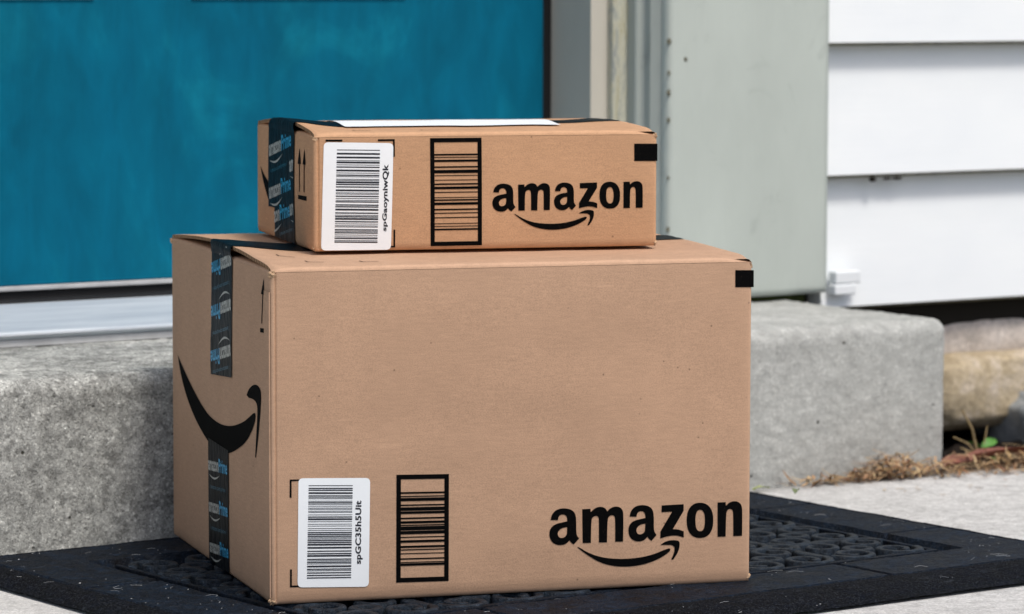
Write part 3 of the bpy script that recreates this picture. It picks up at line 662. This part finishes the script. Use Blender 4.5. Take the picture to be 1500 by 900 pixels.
# ---------------------------------------------------------------- carton builder
def make_carton(root, W, D, H, card, hump, bulge, seed, notch=True):
    rc = .0035
    def top_z(x, y):
        """height of the closed flaps over (x, y)"""
        s = math.sin(PI / 2 * min(1, y / (D / 2))) if y < D / 2 else math.sin(PI / 2 * min(1, (D - y) / (D / 2)))
        cr1 = math.exp(-((W - x) ** 2 + y ** 2) / (.016 ** 2)) * .005
        cr2 = math.exp(-(x ** 2 + y ** 2) / (.010 ** 2)) * .002
        e_ = max(0, min(1, (x - W * .86) / (W * .10)), min(1, (W * .13 - x) / (W * .10)))
        s = s * e_ + (s ** 8) * (1 - e_)
        return H + hump(x, y) * s - cr1 - cr2 + .0004 * fbm((x, y, seed), 20, 2)
    def fd(a, b, w, h, sgn=1):
        e = max(0, math.sin(PI * min(1, max(0, a / w)))) ** .5 * max(0, math.sin(PI * min(1, max(0, b / h)))) ** .5
        return (bulge * math.sin(PI * min(1, max(0, a / w))) * math.sin(PI * min(1, max(0, b / h))) + .0007 * fbm((a, b, seed), 9, 2) * e) * sgn
    front = lambda a, b, off=.0004: Vector((a, -fd(a, b, W, H) - off, b))
    left = lambda a, b, off=.0004: Vector((-fd(a, b + 3, D, H + 1e9) * 0 - fd(a, b, D, H) - off, a, b))
    topm = lambda a, b, off=.0004: Vector((a, b, top_z(a, b) + off))
    # walls: closed tube
    prof = []
    def seg(p, q, n):
        for i in range(n): prof.append((p[0] + (q[0] - p[0]) * i / n, p[1] + (q[1] - p[1]) * i / n))
    def arc(cx, cy, a0):
        for i in range(4):
            a = a0 + PI / 2 * i / 4; prof.append((cx + rc * math.cos(a), cy + rc * math.sin(a)))
    prof += [(rc, 0), (rc + .0004, .0013), (rc + .0013, .0013), (rc + .0018, 0)]
    seg((rc + .003, 0), (W - rc, 0), 44); arc(W - rc, rc, -PI / 2); seg((W, rc), (W, D - rc), 24); arc(W - rc, D - rc, 0)
    seg((W - rc, D), (rc, D), 24); arc(rc, D - rc, PI / 2); seg((0, D - rc), (0, rc), 24); arc(rc, rc, PI)
    zt = H - .0045; zs = [0, .0015, .004] + [.004 + (zt - .004) * i / 34 for i in range(1, 35)]
    V = []; Fc = []; n = len(prof)
    for z in zs:
        ins = .002 * (1 - min(1, z / .004)) ** 1.0
        for x, y in prof:
            dx = dy = 0
            if y < rc * .9 and x >= rc: dy = -fd(x, z, W, H)
            elif y > D - rc * .9: dy = fd(x, z, W, H)
            if x < rc * .9 and y >= rc * .9: dx = -fd(y, z, D, H)
            elif x > W - rc * .9 and y >= rc * .9: dx = fd(y, z, D, H)
            cxn = ins * (1 if x < W / 2 else -1); cyn = ins * (1 if y < D / 2 else -1)
            V.append((x + dx + (cxn if (x < .001 or x > W - .001) else 0), y + dy + (cyn if (y < .001 or y > D - .001) else 0), z))
    for j in range(len(zs) - 1):
        for i in range(n): Fc.append((j * n + i, j * n + (i + 1) % n, (j + 1) * n + (i + 1) % n, (j + 1) * n + i))
    Fc.append(tuple(range(n))[::-1])
    obj('carton_wall', mesh('carton_wall', V, Fc), card, root, smooth=True)
    # joint crease beside the front left corner (thin raised ply edge)
    # side flaps folded in under the top flaps
    for side in (0, 1):
        V = []; Fc = []; m = 12
        pr = [(0, zt - .0005)] + [(.0045 * (1 - math.cos(a)), zt - .0005 + .0040 * math.sin(a)) for a in (.4, .8, 1.2, PI / 2)] + [(.12, zt + .0030)]
        for i in range(m + 1):
            y = .003 + (D - .006) * i / m
            for (p, z) in pr: V.append((p if side == 0 else W - p, y, z - .0006))
        k = len(pr)
        for i in range(m):
            for j in range(k - 1): Fc.append((i * k + j, i * k + j + 1, (i + 1) * k + j + 1, (i + 1) * k + j))
        obj('side_flap', fixn(mesh('side_flap', V, Fc)), card, root, smooth=True)
    # outer flaps, with board thickness
    TK = .0032
    for nm, fr_ in (('front_flap', True), ('back_flap', False)):
        xs = [.0008 + (W - .0016) * i / 60 for i in range(61)]
        R = .0042
        rows = [(0, -R, 0)] + [(R * (1 - math.cos(a)), -R + R * math.sin(a), 1) for a in (.4, .8, 1.2)] + [(R + (D / 2 - .0015 - R) * i / 22, 0, 1) for i in range(23)]
        V = []; Fc = []; idx = []; nr = len(rows)
        for x in xs:
            for (p, dz, f) in rows:
                y = p if fr_ else D - p
                yy = y
                z = top_z(x, y if fr_ else y) + dz if f else H - R
                if not f: yy = (-fd(x, H - .0045, W, H)) if fr_ else D + fd(x, H - .0045, W, H)
                V.append((x, yy, z))
        N = len(V)
        for i, x in enumerate(xs):
            for j, (p, dz, f) in enumerate(rows):
                v = V[i * nr + j]; q = min(1, p / R)
                V.append((v[0], v[1] + (TK * (1 - q) if fr_ else -TK * (1 - q)), v[2] - TK * q))
        A = lambda i, j: i * nr + j
        B = lambda i, j: N + i * nr + j
        m = len(xs) - 1
        for i in range(m):
            for j in range(nr - 1):
                Fc.append((A(i, j), A(i + 1, j), A(i + 1, j + 1), A(i, j + 1))); idx.append(0)
                Fc.append((B(i, j), B(i, j + 1), B(i + 1, j + 1), B(i + 1, j))); idx.append(0)
            Fc.append((A(i, nr - 1), A(i + 1, nr - 1), B(i + 1, nr - 1), B(i, nr - 1))); idx.append(1)
        for j in range(nr - 1):
            Fc.append((A(0, j), A(0, j + 1), B(0, j + 1), B(0, j))); idx.append(1)
            Fc.append((A(m, j), B(m, j), B(m, j + 1), A(m, j + 1))); idx.append(1)
        me = mesh(nm, V, Fc, idx); fixn(me); o = obj(nm, me, [card, M['edge']], root, smooth=True)
        # keep the cut ends crisp
        for p in me.polygons:
            if p.material_index == 1: p.use_smooth = False
    return front, left, topm, top_z

def tape_strip(root, name, mapf, quad, n1=6, n2=40, wr=.0, up=None):
    f = quad_to(quad); V = []; Fc = []
    for j in range(n2 + 1):
        for i in range(n1 + 1):
            s, t = i / n1, j / n2
            p = f(s, t); v = mapf(p.x, p.y)
            if wr: v += up * wr * fbm((p.x, p.y, 0), 45, 3)
            V.append(v)
    for j in range(n2):
        for i in range(n1):
            a = j * (n1 + 1) + i; Fc.append((a, a + 1, a + n1 + 2, a + n1 + 1))
    me = mesh(name, V, Fc)
    if me.polygons[0].normal.dot(up) < 0: me.flip_normals()
    return obj(name, me, M['tape'], root, smooth=True)

LT = dict(amazon=text_bm('amazon', .03), prime=text_bm('Prime', .02), url=text_bm('/ amazon.com/prime /', .0))
def tape_text(tape, mapf, up, cx, cy, ang, L, hgt, clip, flip=1, parts=('amazon', 'prime'), smile=True):
    """tape print at (cx, cy) in face metres, rotated ang; clip=(a0,a1) limits along the tape width"""
    ca, sa = math.cos(ang), math.sin(ang)
    def place(bm, x0, x1, y0, y1, mat_, nm):
        bm = bm.copy()
        for v in bm.verts:
            x = x0 + (x1 - x0) * v.co.x; y = y0 + (y1 - y0) * v.co.y
            v.co = Vector((cx + flip * (x * ca - y * sa), cy + x * sa + y * ca, 0))
        lo, hi = min(clip), max(clip)
        for pc, no in ((lo, -1), (hi, 1)):
            bmesh.ops.bisect_plane(bm, geom=bm.verts[:] + bm.edges[:] + bm.faces[:], plane_co=(pc, 0, 0), plane_no=(no, 0, 0), clear_outer=True)
        if len(bm.faces): bm_obj(nm, bm, mapf, mat_, tape, up)
        else: bm.free()
    if parts[0] == 'url':
        place(LT['url'], -L / 2, L / 2, -hgt / 2, hgt / 2, M['tape_teal'], 'tape_web_line'); return
    m = L * .04
    place(LT['amazon'], -L / 2, m, -hgt * .4, hgt * .35, M['tape_grey'], 'tape_wordmark')
    place(LT['prime'], m + L * .02, L / 2, -hgt * .4, hgt * .62, M['tape_blue'], 'tape_wordmark')
    if smile:
        bm = bmesh.new(); n = 8; vs = []
        for i in range(n + 1):
            t = i / n; x = .02 + .58 * t; y = -.95 * math.sin(PI * (.12 + .8 * t)); tk = .38 * math.sin(PI * t) + .02
            vs.append((bm.verts.new((x, y, 0)), bm.verts.new((x, y - tk, 0))))
        for i in range(n): bm.faces.new((vs[i][0], vs[i + 1][0], vs[i + 1][1], vs[i][1]))
        place(bm, -L / 2, L / 2, -hgt * .52, hgt * .35 - hgt * .52 + .0, M['tape_grey'], 'tape_smile')

def barcode_bars(root_label, quad, mapf, up, seed, mat_, bars=None):
    """printed bars across a quad, each pixel-thin bar one strip of one printed part"""
    f = quad_to(quad); rnd = random.Random(seed); bm = bmesh.new()
    def strip(t0, t1, s0=0, s1=1):
        n = 4
        a = [bm.verts.new((*f(s0 + (s1 - s0) * i / n, t0), 0)) for i in range(n + 1)]; b = [bm.verts.new((*f(s0 + (s1 - s0) * i / n, t1), 0)) for i in range(n + 1)]
        for i in range(n): bm.faces.new((a[i], a[i + 1], b[i + 1], b[i]))
    if bars:
        for t, h in bars: strip(t - h / 2, t + h / 2)
    else:
        u = 1 / 150; t = 0
        first = True
        while t < 1:
            wd = rnd.choice([1, 1, 1, 2, 2, 3]); gp = rnd.choice([1, 1, 1, 2, 2, 3])
            if t + wd * u >= 1: break
            strip(t, t + wd * u * .95); t += (wd + gp) * u
        strip(1 - 1.2 * u, 1)
    return bm_obj('barcode', bm, mapf, mat_, root_label, up)
def frame_code(root, quad, mapf, up, bars, border):
    """black printed frame with bars inside"""
    tl, tr, br, bl = [Vector(p[:2]) for p in quad]
    w_ = (tr - tl).length; h_ = (tl - bl).length; f = quad_to(quad); bx, by = border / w_, border / h_
    bm = flat_mesh([[tuple(f(0, 0)), tuple(f(1, 0)), tuple(f(1, 1)), tuple(f(0, 1))], [tuple(f(bx, by)), tuple(f(1 - bx, by)), tuple(f(1 - bx, 1 - by)), tuple(f(bx, 1 - by))]])
    o = bm_obj('printed_frame', bm, mapf, M['ink'], root, up)
    q = [f(bx, 1 - by), f(1 - bx, 1 - by), f(1 - bx, by), f(bx, by)]
    barcode_bars(o, q, lambda a, b: mapf(a, b), up, 0, M['ink'], bars)
def rounded_quad(quad, r):
    tl, tr, br, bl = [Vector(p[:2]) for p in quad]; P = [bl, br, tr, tl]; out = []
    for i in range(4):
        c_, a, b = P[i], P[i - 1], P[(i + 1) % 4]; da = (a - c_).normalized(); db = (b - c_).normalized()
        for k in range(6):
            t = k / 5; out.append(tuple(c_ + da * r * (1 - t) ** 2 + db * r * t ** 2))
    return out
def text_on(root, txt, quad, mapf, up, mat_, bold=.032):
    """vertical line of text reading upwards inside quad"""
    tr, tl, bl, br = [Vector(p[:2]) for p in quad]
    bm = text_bm(txt, bold, space=1.04)
    # text x runs bottom -> top, text y runs right -> left
    for v in bm.verts:
        s, t = v.co.x, v.co.y
        lo = br * (1 - t) + bl * t; hi = tr * (1 - t) + tl * t
        p = lo * (1 - s) + hi * s; v.co = Vector((p.x, p.y, 0))
    return bm_obj('lettering', bm, mapf, mat_, root, up)
FR = Vector((0, -1, 0)); LF = Vector((-1, 0, 0)); TP = Vector((0, 0, 1))
def logo(root, data, mapf):
    for k, g in enumerate(data):
        ol = [smooth_outline([tuple(x * .001 for x in p[:2]) + tuple(p[2:]) for p in q]) for q in g]
        bm_obj('logo_letter' if k < 6 else 'logo_smile', flat_mesh(ol), mapf, M['ink'], root, FR)
def ink_poly(root, name, pts, mapf, up, sm=True, off=None):
    pts = mm(pts); ol = smooth_outline(pts) if sm else [p[:2] for p in pts]
    return bm_obj(name, flat_mesh([ol]), mapf, M['ink'], root, up)

# ---------------------------------------------------------------- the large box
big = empty('shipping_box', BO, BYAW, label='large brown cardboard shipping box standing on the black door mat', cat='cardboard box')
def hump_b(x, y):
    e = max(0, (x - .405) / .055) if x > .405 else max(0, (.07 - x) / .07)
    return .0034 + (.0004 if x > .3 else .0056) * min(1, e)
front, left, topm, bz = make_carton(big, BW, BD, BH, M['card_big'], hump_b, .0016, 1)
logo(big, LOGO_BIG, front)
lab = bm_obj('shipping_label', flat_mesh([rounded_quad(mm(LABEL_BIG), .0045)]), lambda a, b: front(a, b, .0006), M['label_white'], big, FR)
barcode_bars(lab, mm(BARS_BIG), lambda a, b: front(a, b, .0008), FR, 11, M['label_ink'])
text_on(lab, 'spGC35h5Uit', mm(TEXT_BIG), lambda a, b: front(a, b, .0008), FR, M['label_ink'])
BB = [(205, 10), (225, 6), (243, 18), (275, 8), (297, 20), (318, 14), (350, 9), (373, 14), (390, 6), (408, 22), (432, 18), (458, 6), (482, 14), (513, 12), (530, 6), (552, 5), (582, 8), (602, 5), (615, 14)]
frame_code(big, mm(CODE_BIG), front, FR, [(1 - (y - 127) / (690 - 127), h / 563) for y, h in BB], .0042)
for q in BRK_BIG: ink_poly(big, 'corner_bracket', q, front, FR, False)
ink_poly(big, 'black_square', SQ_BIG, front, FR, False)
ink_poly(big, 'printed_smile', SWOOSH, left, LF)
ink_poly(big, 'printed_smile', SWOOSH_HEAD, left, LF)
for q in ARROW_BIG: ink_poly(big, 'up_arrow', q, left, LF, False)
def glue_tab(root, H_, y1, lf):
    V = []; Fc = []; n = 30
    pr = [(.0016, .0001), (.0020, .0011), (y1, .0008), (y1 + .0006, .0001)]
    for i in range(n + 1):
        z = .006 + (H_ - .028) * i / n; yy = .0006 * noise.noise(Vector((z * 40, 0, 0)))
        for (y, o_) in pr: V.append(lf(y + (yy if y > .01 else 0), z, o_))
    for i in range(n):
        for j in range(3): a = i * 4 + j; Fc.append((a, a + 1, a + 5, a + 4))
    return obj('glue_tab', fixn(mesh('glue_tab', V, Fc)), M['card_big'] if root is big else M['card_small'], root, smooth=False)
glue_tab(big, BH, .0225, left)
lo_off = lambda a, b: left(a, b, .0009)
lt_off = lambda a, b: left(a, b, .0013)
tU = [(.2400, .3015), (.1505, .3015), (.1515, .1900), (.2410, .1840)]
tp = tape_strip(big, 'tape', lo_off, tU, up=LF, wr=.0005)
for zc in (.293, .251, .208): tape_text(tp, lt_off, LF, .196, zc, PI + .17, .086, .015, (.152, .239), -1)
for zc in (.273, .230, .193): tape_text(tp, lt_off, LF, .196, zc, PI + .17, .075, .0055, (.152, .239), -1, ('url',))
tL = [(.2535, .1210), (.1650, .1195), (.1700, .0020), (.2590, .0020)]
tp = tape_strip(big, 'tape', lo_off, tL, up=LF)
for zc in (.098, .0575, .018): tape_text(tp, lt_off, LF, .2110, zc, .075, .084, .013, (.168, .257), -1)
for zc in (.077, .037): tape_text(tp, lt_off, LF, .2110, zc, .075, .074, .0055, (.168, .257), -1, ('url',))
# tape over the top seam, sagging over the left edge
f_t = lambda a, b: topm(a, b, .0007)
tape_strip(big, 'tape', f_t, [(.001, .2400), (.459, .2400), (.459, .1850), (.001, .1550)], 60, 8, wr=.0006, up=TP)
V = []; Fc = []; n = 14
for j in range(9):
    t = j / 8; a = .1505 + (.2400 - .1505) * t
    p0 = topm(.001, .155 + .085 * t, .0007); p3 = left(a, .3015, .0009)
    for i in range(n + 1):
        s = i / n; c1 = p0 + Vector((-.004, 0, .0)); c2 = p3 + Vector((-.0012, 0, .004))
        q = p0 * (1 - s) ** 3 + c1 * 3 * s * (1 - s) ** 2 + c2 * 3 * s * s * (1 - s) + p3 * s ** 3
        q += Vector((-.0012, 0, 0)) * math.sin(PI * s) * fbm((t * 3, s, 0), 2, 2); V.append(q)
for j in range(8):
    for i in range(n): a = j * (n + 1) + i; Fc.append((a, a + 1, a + n + 2, a + n + 1))
obj('tape', fixn(mesh('tape', V, Fc)), M['tape'], big, smooth=True)
# register marks printed on the top flap
for (x, y) in ((.045, .045), (.095, .040), (.030, .095)):
    bm = bmesh.new()
    for (a, b, c_, d) in ((0, .016, 0, .002), (0, .0014, .0021, .012)):
        vs = [bm.verts.new((x + p, y + q, 0)) for p, q in ((a, c_), (b, c_), (b, d), (a, d))]; bm.faces.new(vs)
    bm_obj('register_mark', bm, lambda a, b: topm(a, b, .0006), M['ink'], big, TP)

# ---------------------------------------------------------------- the small box
small = empty('shipping_box', SO_, SYAW, label='small flat brown cardboard box lying on top of the large box', cat='cardboard box')
front, left, topm, bz2 = make_carton(small, SW, SD, SH, M['card_small'], lambda x, y: .0035 + .004 * max(0, 1 - x / .05), .0010, 5)
logo(small, LOGO_SMALL, front)
lab = bm_obj('shipping_label', flat_mesh([rounded_quad([(p[0], max(p[1], .0006)) for p in mm(LABEL_SMALL)], .0045)]), lambda a, b: front(a, b, .0006), M['label_white'], small, FR)
barcode_bars(lab, mm(BARS_SMALL), lambda a, b: front(a, b, .0008), FR, 29, M['label_ink'])
text_on(lab, 'spGaoyniwQk', mm(TEXT_SMALL), lambda a, b: front(a, b, .0008), FR, M['label_ink'])
SB = [(250, 9), (265, 4), (284, 12), (318, 8), (343, 18), (365, 4), (390, 4), (412, 8), (433, 14), (457, 5), (486, 4), (500, 8), (520, 14), (552, 8), (572, 5), (597, 5), (630, 4), (645, 4), (662, 9)]
frame_code(small, mm(CODE_SMALL), front, FR, [(1 - (y - 182) / (730 - 182), h / 548) for y, h in SB], .0040)
for q in BRK_SMALL: ink_poly(small, 'corner_bracket', q, front, FR, False)
ink_poly(small, 'black_square', [(min(p[0], SW * 1000), p[1]) for p in SQ_SMALL], front, FR, False)
ink_poly(small, 'printed_smile', SWOOSH_S, left, LF)
for q in ARROW_SMALL: ink_poly(small, 'up_arrow', q, left, LF, False)
lo_off = lambda a, b: left(a, b, .0009)
lt_off = lambda a, b: left(a, b, .0015)
tU = [(.2140, .1070), (.0860, .1070), (.0868, .0330), (.2150, .0290)]
tp = tape_strip(small, 'tape', lambda a, b: left(a, b, .0012), tU, up=LF)
for yc, zc in ((.154, .092), (.154, .050)): tape_text(tp, lt_off, LF, yc, zc, .14, .112, .015, (.088, .213), -1)
tape_text(tp, lt_off, LF, .160, .0700, .14, .085, .0055, (.088, .213), -1, ('url',))
for yc, zc in ((.050, .082), (.050, .040)): tape_text(tp, lt_off, LF, yc, zc, .14, .112, .015, (.088, .213), -1)
tp = tape_strip(small, 'tape', lo_off, [(.1856, .0360), (.0860, .0360), (.0850, .0010), (.1862, .0010)], up=LF)
tape_text(tp, lambda a, b: left(a, b, .0017), LF, .160, .024, .14, .112, .015, (.088, .184), -1)
tape_text(tp, lambda a, b: left(a, b, .0013), LF, .125, .010, .14, .070, .005, (.088, .184), -1, ('url',))
f_t = lambda a, b: topm(a, b, .0007)
tape_strip(small, 'tape', f_t, [(.001, .2000), (SW - .001, .2000), (SW - .001, .1200), (.001, .0880)], 60, 8, wr=.0005, up=TP)
V = []; Fc = []; n = 12
for j in range(9):
    t = j / 8; a = .0860 + (.2140 - .0860) * t
    p0 = topm(.001, .088 + .112 * t, .0007); p3 = left(a, .1070, .0012)
    for i in range(n + 1):
        s = i / n; c1 = p0 + Vector((-.004, 0, 0)); c2 = p3 + Vector((-.001, 0, .003))
        V.append(p0 * (1 - s) ** 3 + c1 * 3 * s * (1 - s) ** 2 + c2 * 3 * s * s * (1 - s) + p3 * s ** 3)
for j in range(8):
    for i in range(n): a = j * (n + 1) + i; Fc.append((a, a + 1, a + n + 2, a + n + 1))
obj('tape', fixn(mesh('tape', V, Fc)), M['tape'], small, smooth=True)
# white address label on the top, under clear film
pl = bm_obj('address_label', flat_mesh([rounded_quad([(.048, .215), (.262, .215), (.262, .0850), (.048, .0850)], .003)]), lambda a, b: topm(a, b, .0016), M['label_white'], small, TP)
for (x, y) in ((.045, .030), (.110, .026)):
    bm = bmesh.new()
    for (a, b, c_, d) in ((0, .016, 0, .0025), (0, .0014, .0026, .012)):
        vs = [bm.verts.new((x + p, y + q, 0)) for p, q in ((a, c_), (b, c_), (b, d), (a, d))]; bm.faces.new(vs)
    bm_obj('register_mark', bm, lambda a, b: topm(a, b, .0006), M['ink'], small, TP)

# torn paper fibres at the knocked corners
def torn(root, card, spots):
    for k_, (x, y, z, s_) in enumerate(spots):
        bm = bmesh.new(); bmesh.ops.create_icosphere(bm, subdivisions=3, radius=1)
        for v in bm.verts:
            n_ = v.co.copy(); v.co = Vector((n_.x, n_.y * .8, n_.z * 1.1)) * s_ * .78 * (1 + .75 * noise.noise(n_ * 1.7 + Vector((k_ * 5, 0, 0))) + .4 * noise.noise(n_ * 4.5 + Vector((0, k_ * 3, 0))))
        me = bpy.data.meshes.new('torn_corner'); bm.to_mesh(me); bm.free()
        o = obj('torn_corner', me, card, root); o.location = (x, y, z)
M['torn'] = simple('torn_kraft_paper', (.48, .33, .21), .95, .1, .35, 300, .0006, 600)
torn(big, M['torn'], ((.0022, .0020, BH - .0062, .0042), (.0015, .0030, .0035, .0040), (BW - .002, .0022, .0045, .0032), (BW - .002, .004, BH - .008, .0034), (.001, BD - .003, BH - .006, .003)))
torn(small, M['torn'], ((SW - .0018, .0020, SH - .0058, .0030), (SW - .002, .0022, .0035, .0030), (.0020, .0020, SH - .006, .0030), (.0015, .0030, .0030, .0028)))
# ---------------------------------------------------------------- litter at the step
def blade(bm, p, L, wd, yaw, tilt, curl):
    n = 4; d = Vector((math.cos(yaw) * math.cos(tilt), math.sin(yaw) * math.cos(tilt), math.sin(tilt)))
    s = Vector((-math.sin(yaw), math.cos(yaw), 0)); pts = []
    q = Vector(p)
    for i in range(n + 1):
        w_ = wd * math.sin(PI * (.12 + .76 * i / n)); up = Vector((0, 0, 1)) * wd * .25
        pts.append((bm.verts.new(q - s * w_), bm.verts.new(q + up), bm.verts.new(q + s * w_)))
        q = q + d * L / n; d = (d + Vector((0, 0, curl))).normalized()
    for i in range(n):
        a, b = pts[i], pts[i + 1]
        bm.faces.new((a[0], b[0], b[1], a[1])); bm.faces.new((a[1], b[1], b[2], a[2]))
bm = bmesh.new()
def pile(n, x0, x1, y0, y1, hz, z0=0.001, Ls=(.008, .028)):
    for _ in range(n):
        x = random.triangular(x0, x1); y = random.triangular(y0, y1, (y0 * .35 + y1 * .65))
        e = 1 - abs((x - (x0 + x1) / 2) / ((x1 - x0) / 2)); z = z0 + random.random() ** 2 * hz * (.3 + e)
        blade(bm, (x, y, z), random.uniform(*Ls), random.uniform(.0006, .0022), random.uniform(0, 6.28), random.uniform(-.25, .45), random.uniform(-.25, .2))
pile(330, .42, .62, -.070, .0, .017)
pile(130, .47, .55, -.060, .0, .024)
pile(300, .54, .80, -.105, -.005, .014)
for _ in range(46):                                       # longer loose twigs
    x = random.uniform(.44, .80); blade(bm, (x, random.uniform(-.075, -.005), random.uniform(.004, .018)), random.uniform(.03, .06), random.uniform(.0006, .0012), random.uniform(0, 6.28), random.uniform(-.05, .45), random.uniform(-.3, .0))
for _ in range(60):                                       # strays on the walk
    blade(bm, (random.uniform(.36, .95), random.uniform(-.19, -.03), .0012), random.uniform(.004, .014), random.uniform(.0005, .0014), random.uniform(0, 6.28), .03, 0)
pile(200, .62, 1.05, -.01, .09, .014, -.028)
pile(60, .36, .46, -.05, -.005, .004)
me = bpy.data.meshes.new('leaf_litter'); bm.to_mesh(me); bm.free()
tag(obj('leaf_litter', me, M['straw'], loc=WO, rz=WYAW), 'dry brown straw and leaf litter against the foot of the step', kind='stuff')
# dead leaves
def leaf_mesh(L, wd, curl, seed, nl=10):
    V = []; Fc = []
    for i in range(nl + 1):
        t = i / nl; w_ = wd * math.sin(PI * min(1, t * .92 + .06)) ** .8 * (1 + .15 * noise.noise(Vector((t * 6, seed, 0))))
        for k in range(-3, 4):
            s = k / 3; V.append((L * t, w_ * s, curl * L * math.sin(PI * t) + .35 * wd * s * s + .002 * noise.noise(Vector((t * 5, s * 3, seed)))))
    for i in range(nl):
        for k in range(6): a = i * 7 + k; Fc.append((a, a + 7, a + 8, a + 1))
    return mesh('dead_leaf', V, Fc)
for i_, (x, y, z, L, wd, rz, rx, lb) in enumerate((
        (.585, -.035, .006, .085, .016, .35, .5, 'red-brown curled dead leaf on the walk just right of the step corner'),
        (.640, -.020, .008, .120, .024, .10, -.5, 'large dark red dead leaf folded over the edge of the soil'),
        (.690, -.075, .004, .085, .015, .70, .3, 'narrow reddish dead leaf lying nearest the camera on the walk'))):
    o = obj('dead_leaf', leaf_mesh(L, wd, .035, i_ * 3.1), M['redleaf'], smooth=True, loc=wl(x, y, z)); o.rotation_euler = (rx * .25, .02, WYAW + rz)
    tag(o, lb, 'leaf', 'dead leaves by the foundation')
# small green weed with dry stems
wd_ = empty('weed', wl(.716, .050, -.001), WYAW, label='small bright green weed growing from the dark soil by the stones', cat='plant')
def stem(pts, r0, r1, nm, mat_, parent):
    bm = bmesh.new(); prev = None
    P = [Vector(p) for p in pts]; n = len(P)
    for i, q in enumerate(P):
        t = (P[min(n - 1, i + 1)] - P[max(0, i - 1)]).normalized(); s = t.cross(Vector((0, 1, .1))).normalized(); u = s.cross(t); r = r0 + (r1 - r0) * i / (n - 1)
        ring_ = [bm.verts.new(q + (s * math.cos(k * PI / 3) + u * math.sin(k * PI / 3)) * r) for k in range(6)]
        if prev:
            for k in range(6): bm.faces.new((prev[k], prev[(k + 1) % 6], ring_[(k + 1) % 6], ring_[k]))
        prev = ring_
    me = bpy.data.meshes.new(nm); bm.to_mesh(me); bm.free(); return obj(nm, me, mat_, parent, smooth=True)
stem([(0, 0, -.01), (-.008, 0, .014), (-.016, -.002, .036), (-.032, -.002, .060)], .0022, .0012, 'stem', M['twig'], wd_)
stem([(.002, .002, -.005), (-.02, 0, .018), (-.044, 0, .028)], .0015, .0008, 'stem', M['twig'], wd_)
stem([(.002, .002, -.005), (-.012, 0, .006), (-.032, 0, .014)], .0015, .0008, 'stem', M['twig'], wd_)
stem([(.002, 0, 0), (.006, 0, .020), (.010, 0, .038)], .0010, .0006, 'stem', M['twig'], wd_)
stem([(.002, 0, 0), (.022, 0, -.002), (.045, 0, -.010)], .0015, .0010, 'stem', M['twig'], wd_)
for (L, wd, rz, ry, z) in ((.027, .0065, .15, -.22, .012), (.024, .004, -.4, .75, .010), (.020, .004, 2.6, -.6, .008)):
    o = obj('leaf', leaf_mesh(L, wd, .10, L * 100, 8), M['green'], wd_, smooth=True); o.location = (0, -.002, z); o.rotation_euler = (.6, ry, rz)
# green crumbs of moss beside the mat
tag(obj('fallen_leaf', leaf_mesh(.024, .004, .1, 4), simple('pale_green_leaf', (.30, .34, .16), .7, .2, .2, 60), smooth=True, loc=wl(.300, -.040, .002), rz=WYAW), 'pale green leaf on the walk behind the mat beside the large box', 'leaf')
tag(obj('fallen_leaf', leaf_mesh(.018, .004, .2, 6), simple('green_grey_leaf', (.16, .20, .10), .7, .2, .3, 60), smooth=True, loc=wl(.262, -.165, .0155), rz=WYAW + .8), 'greenish leaf scrap lying on the right edge of the black mat', 'leaf')
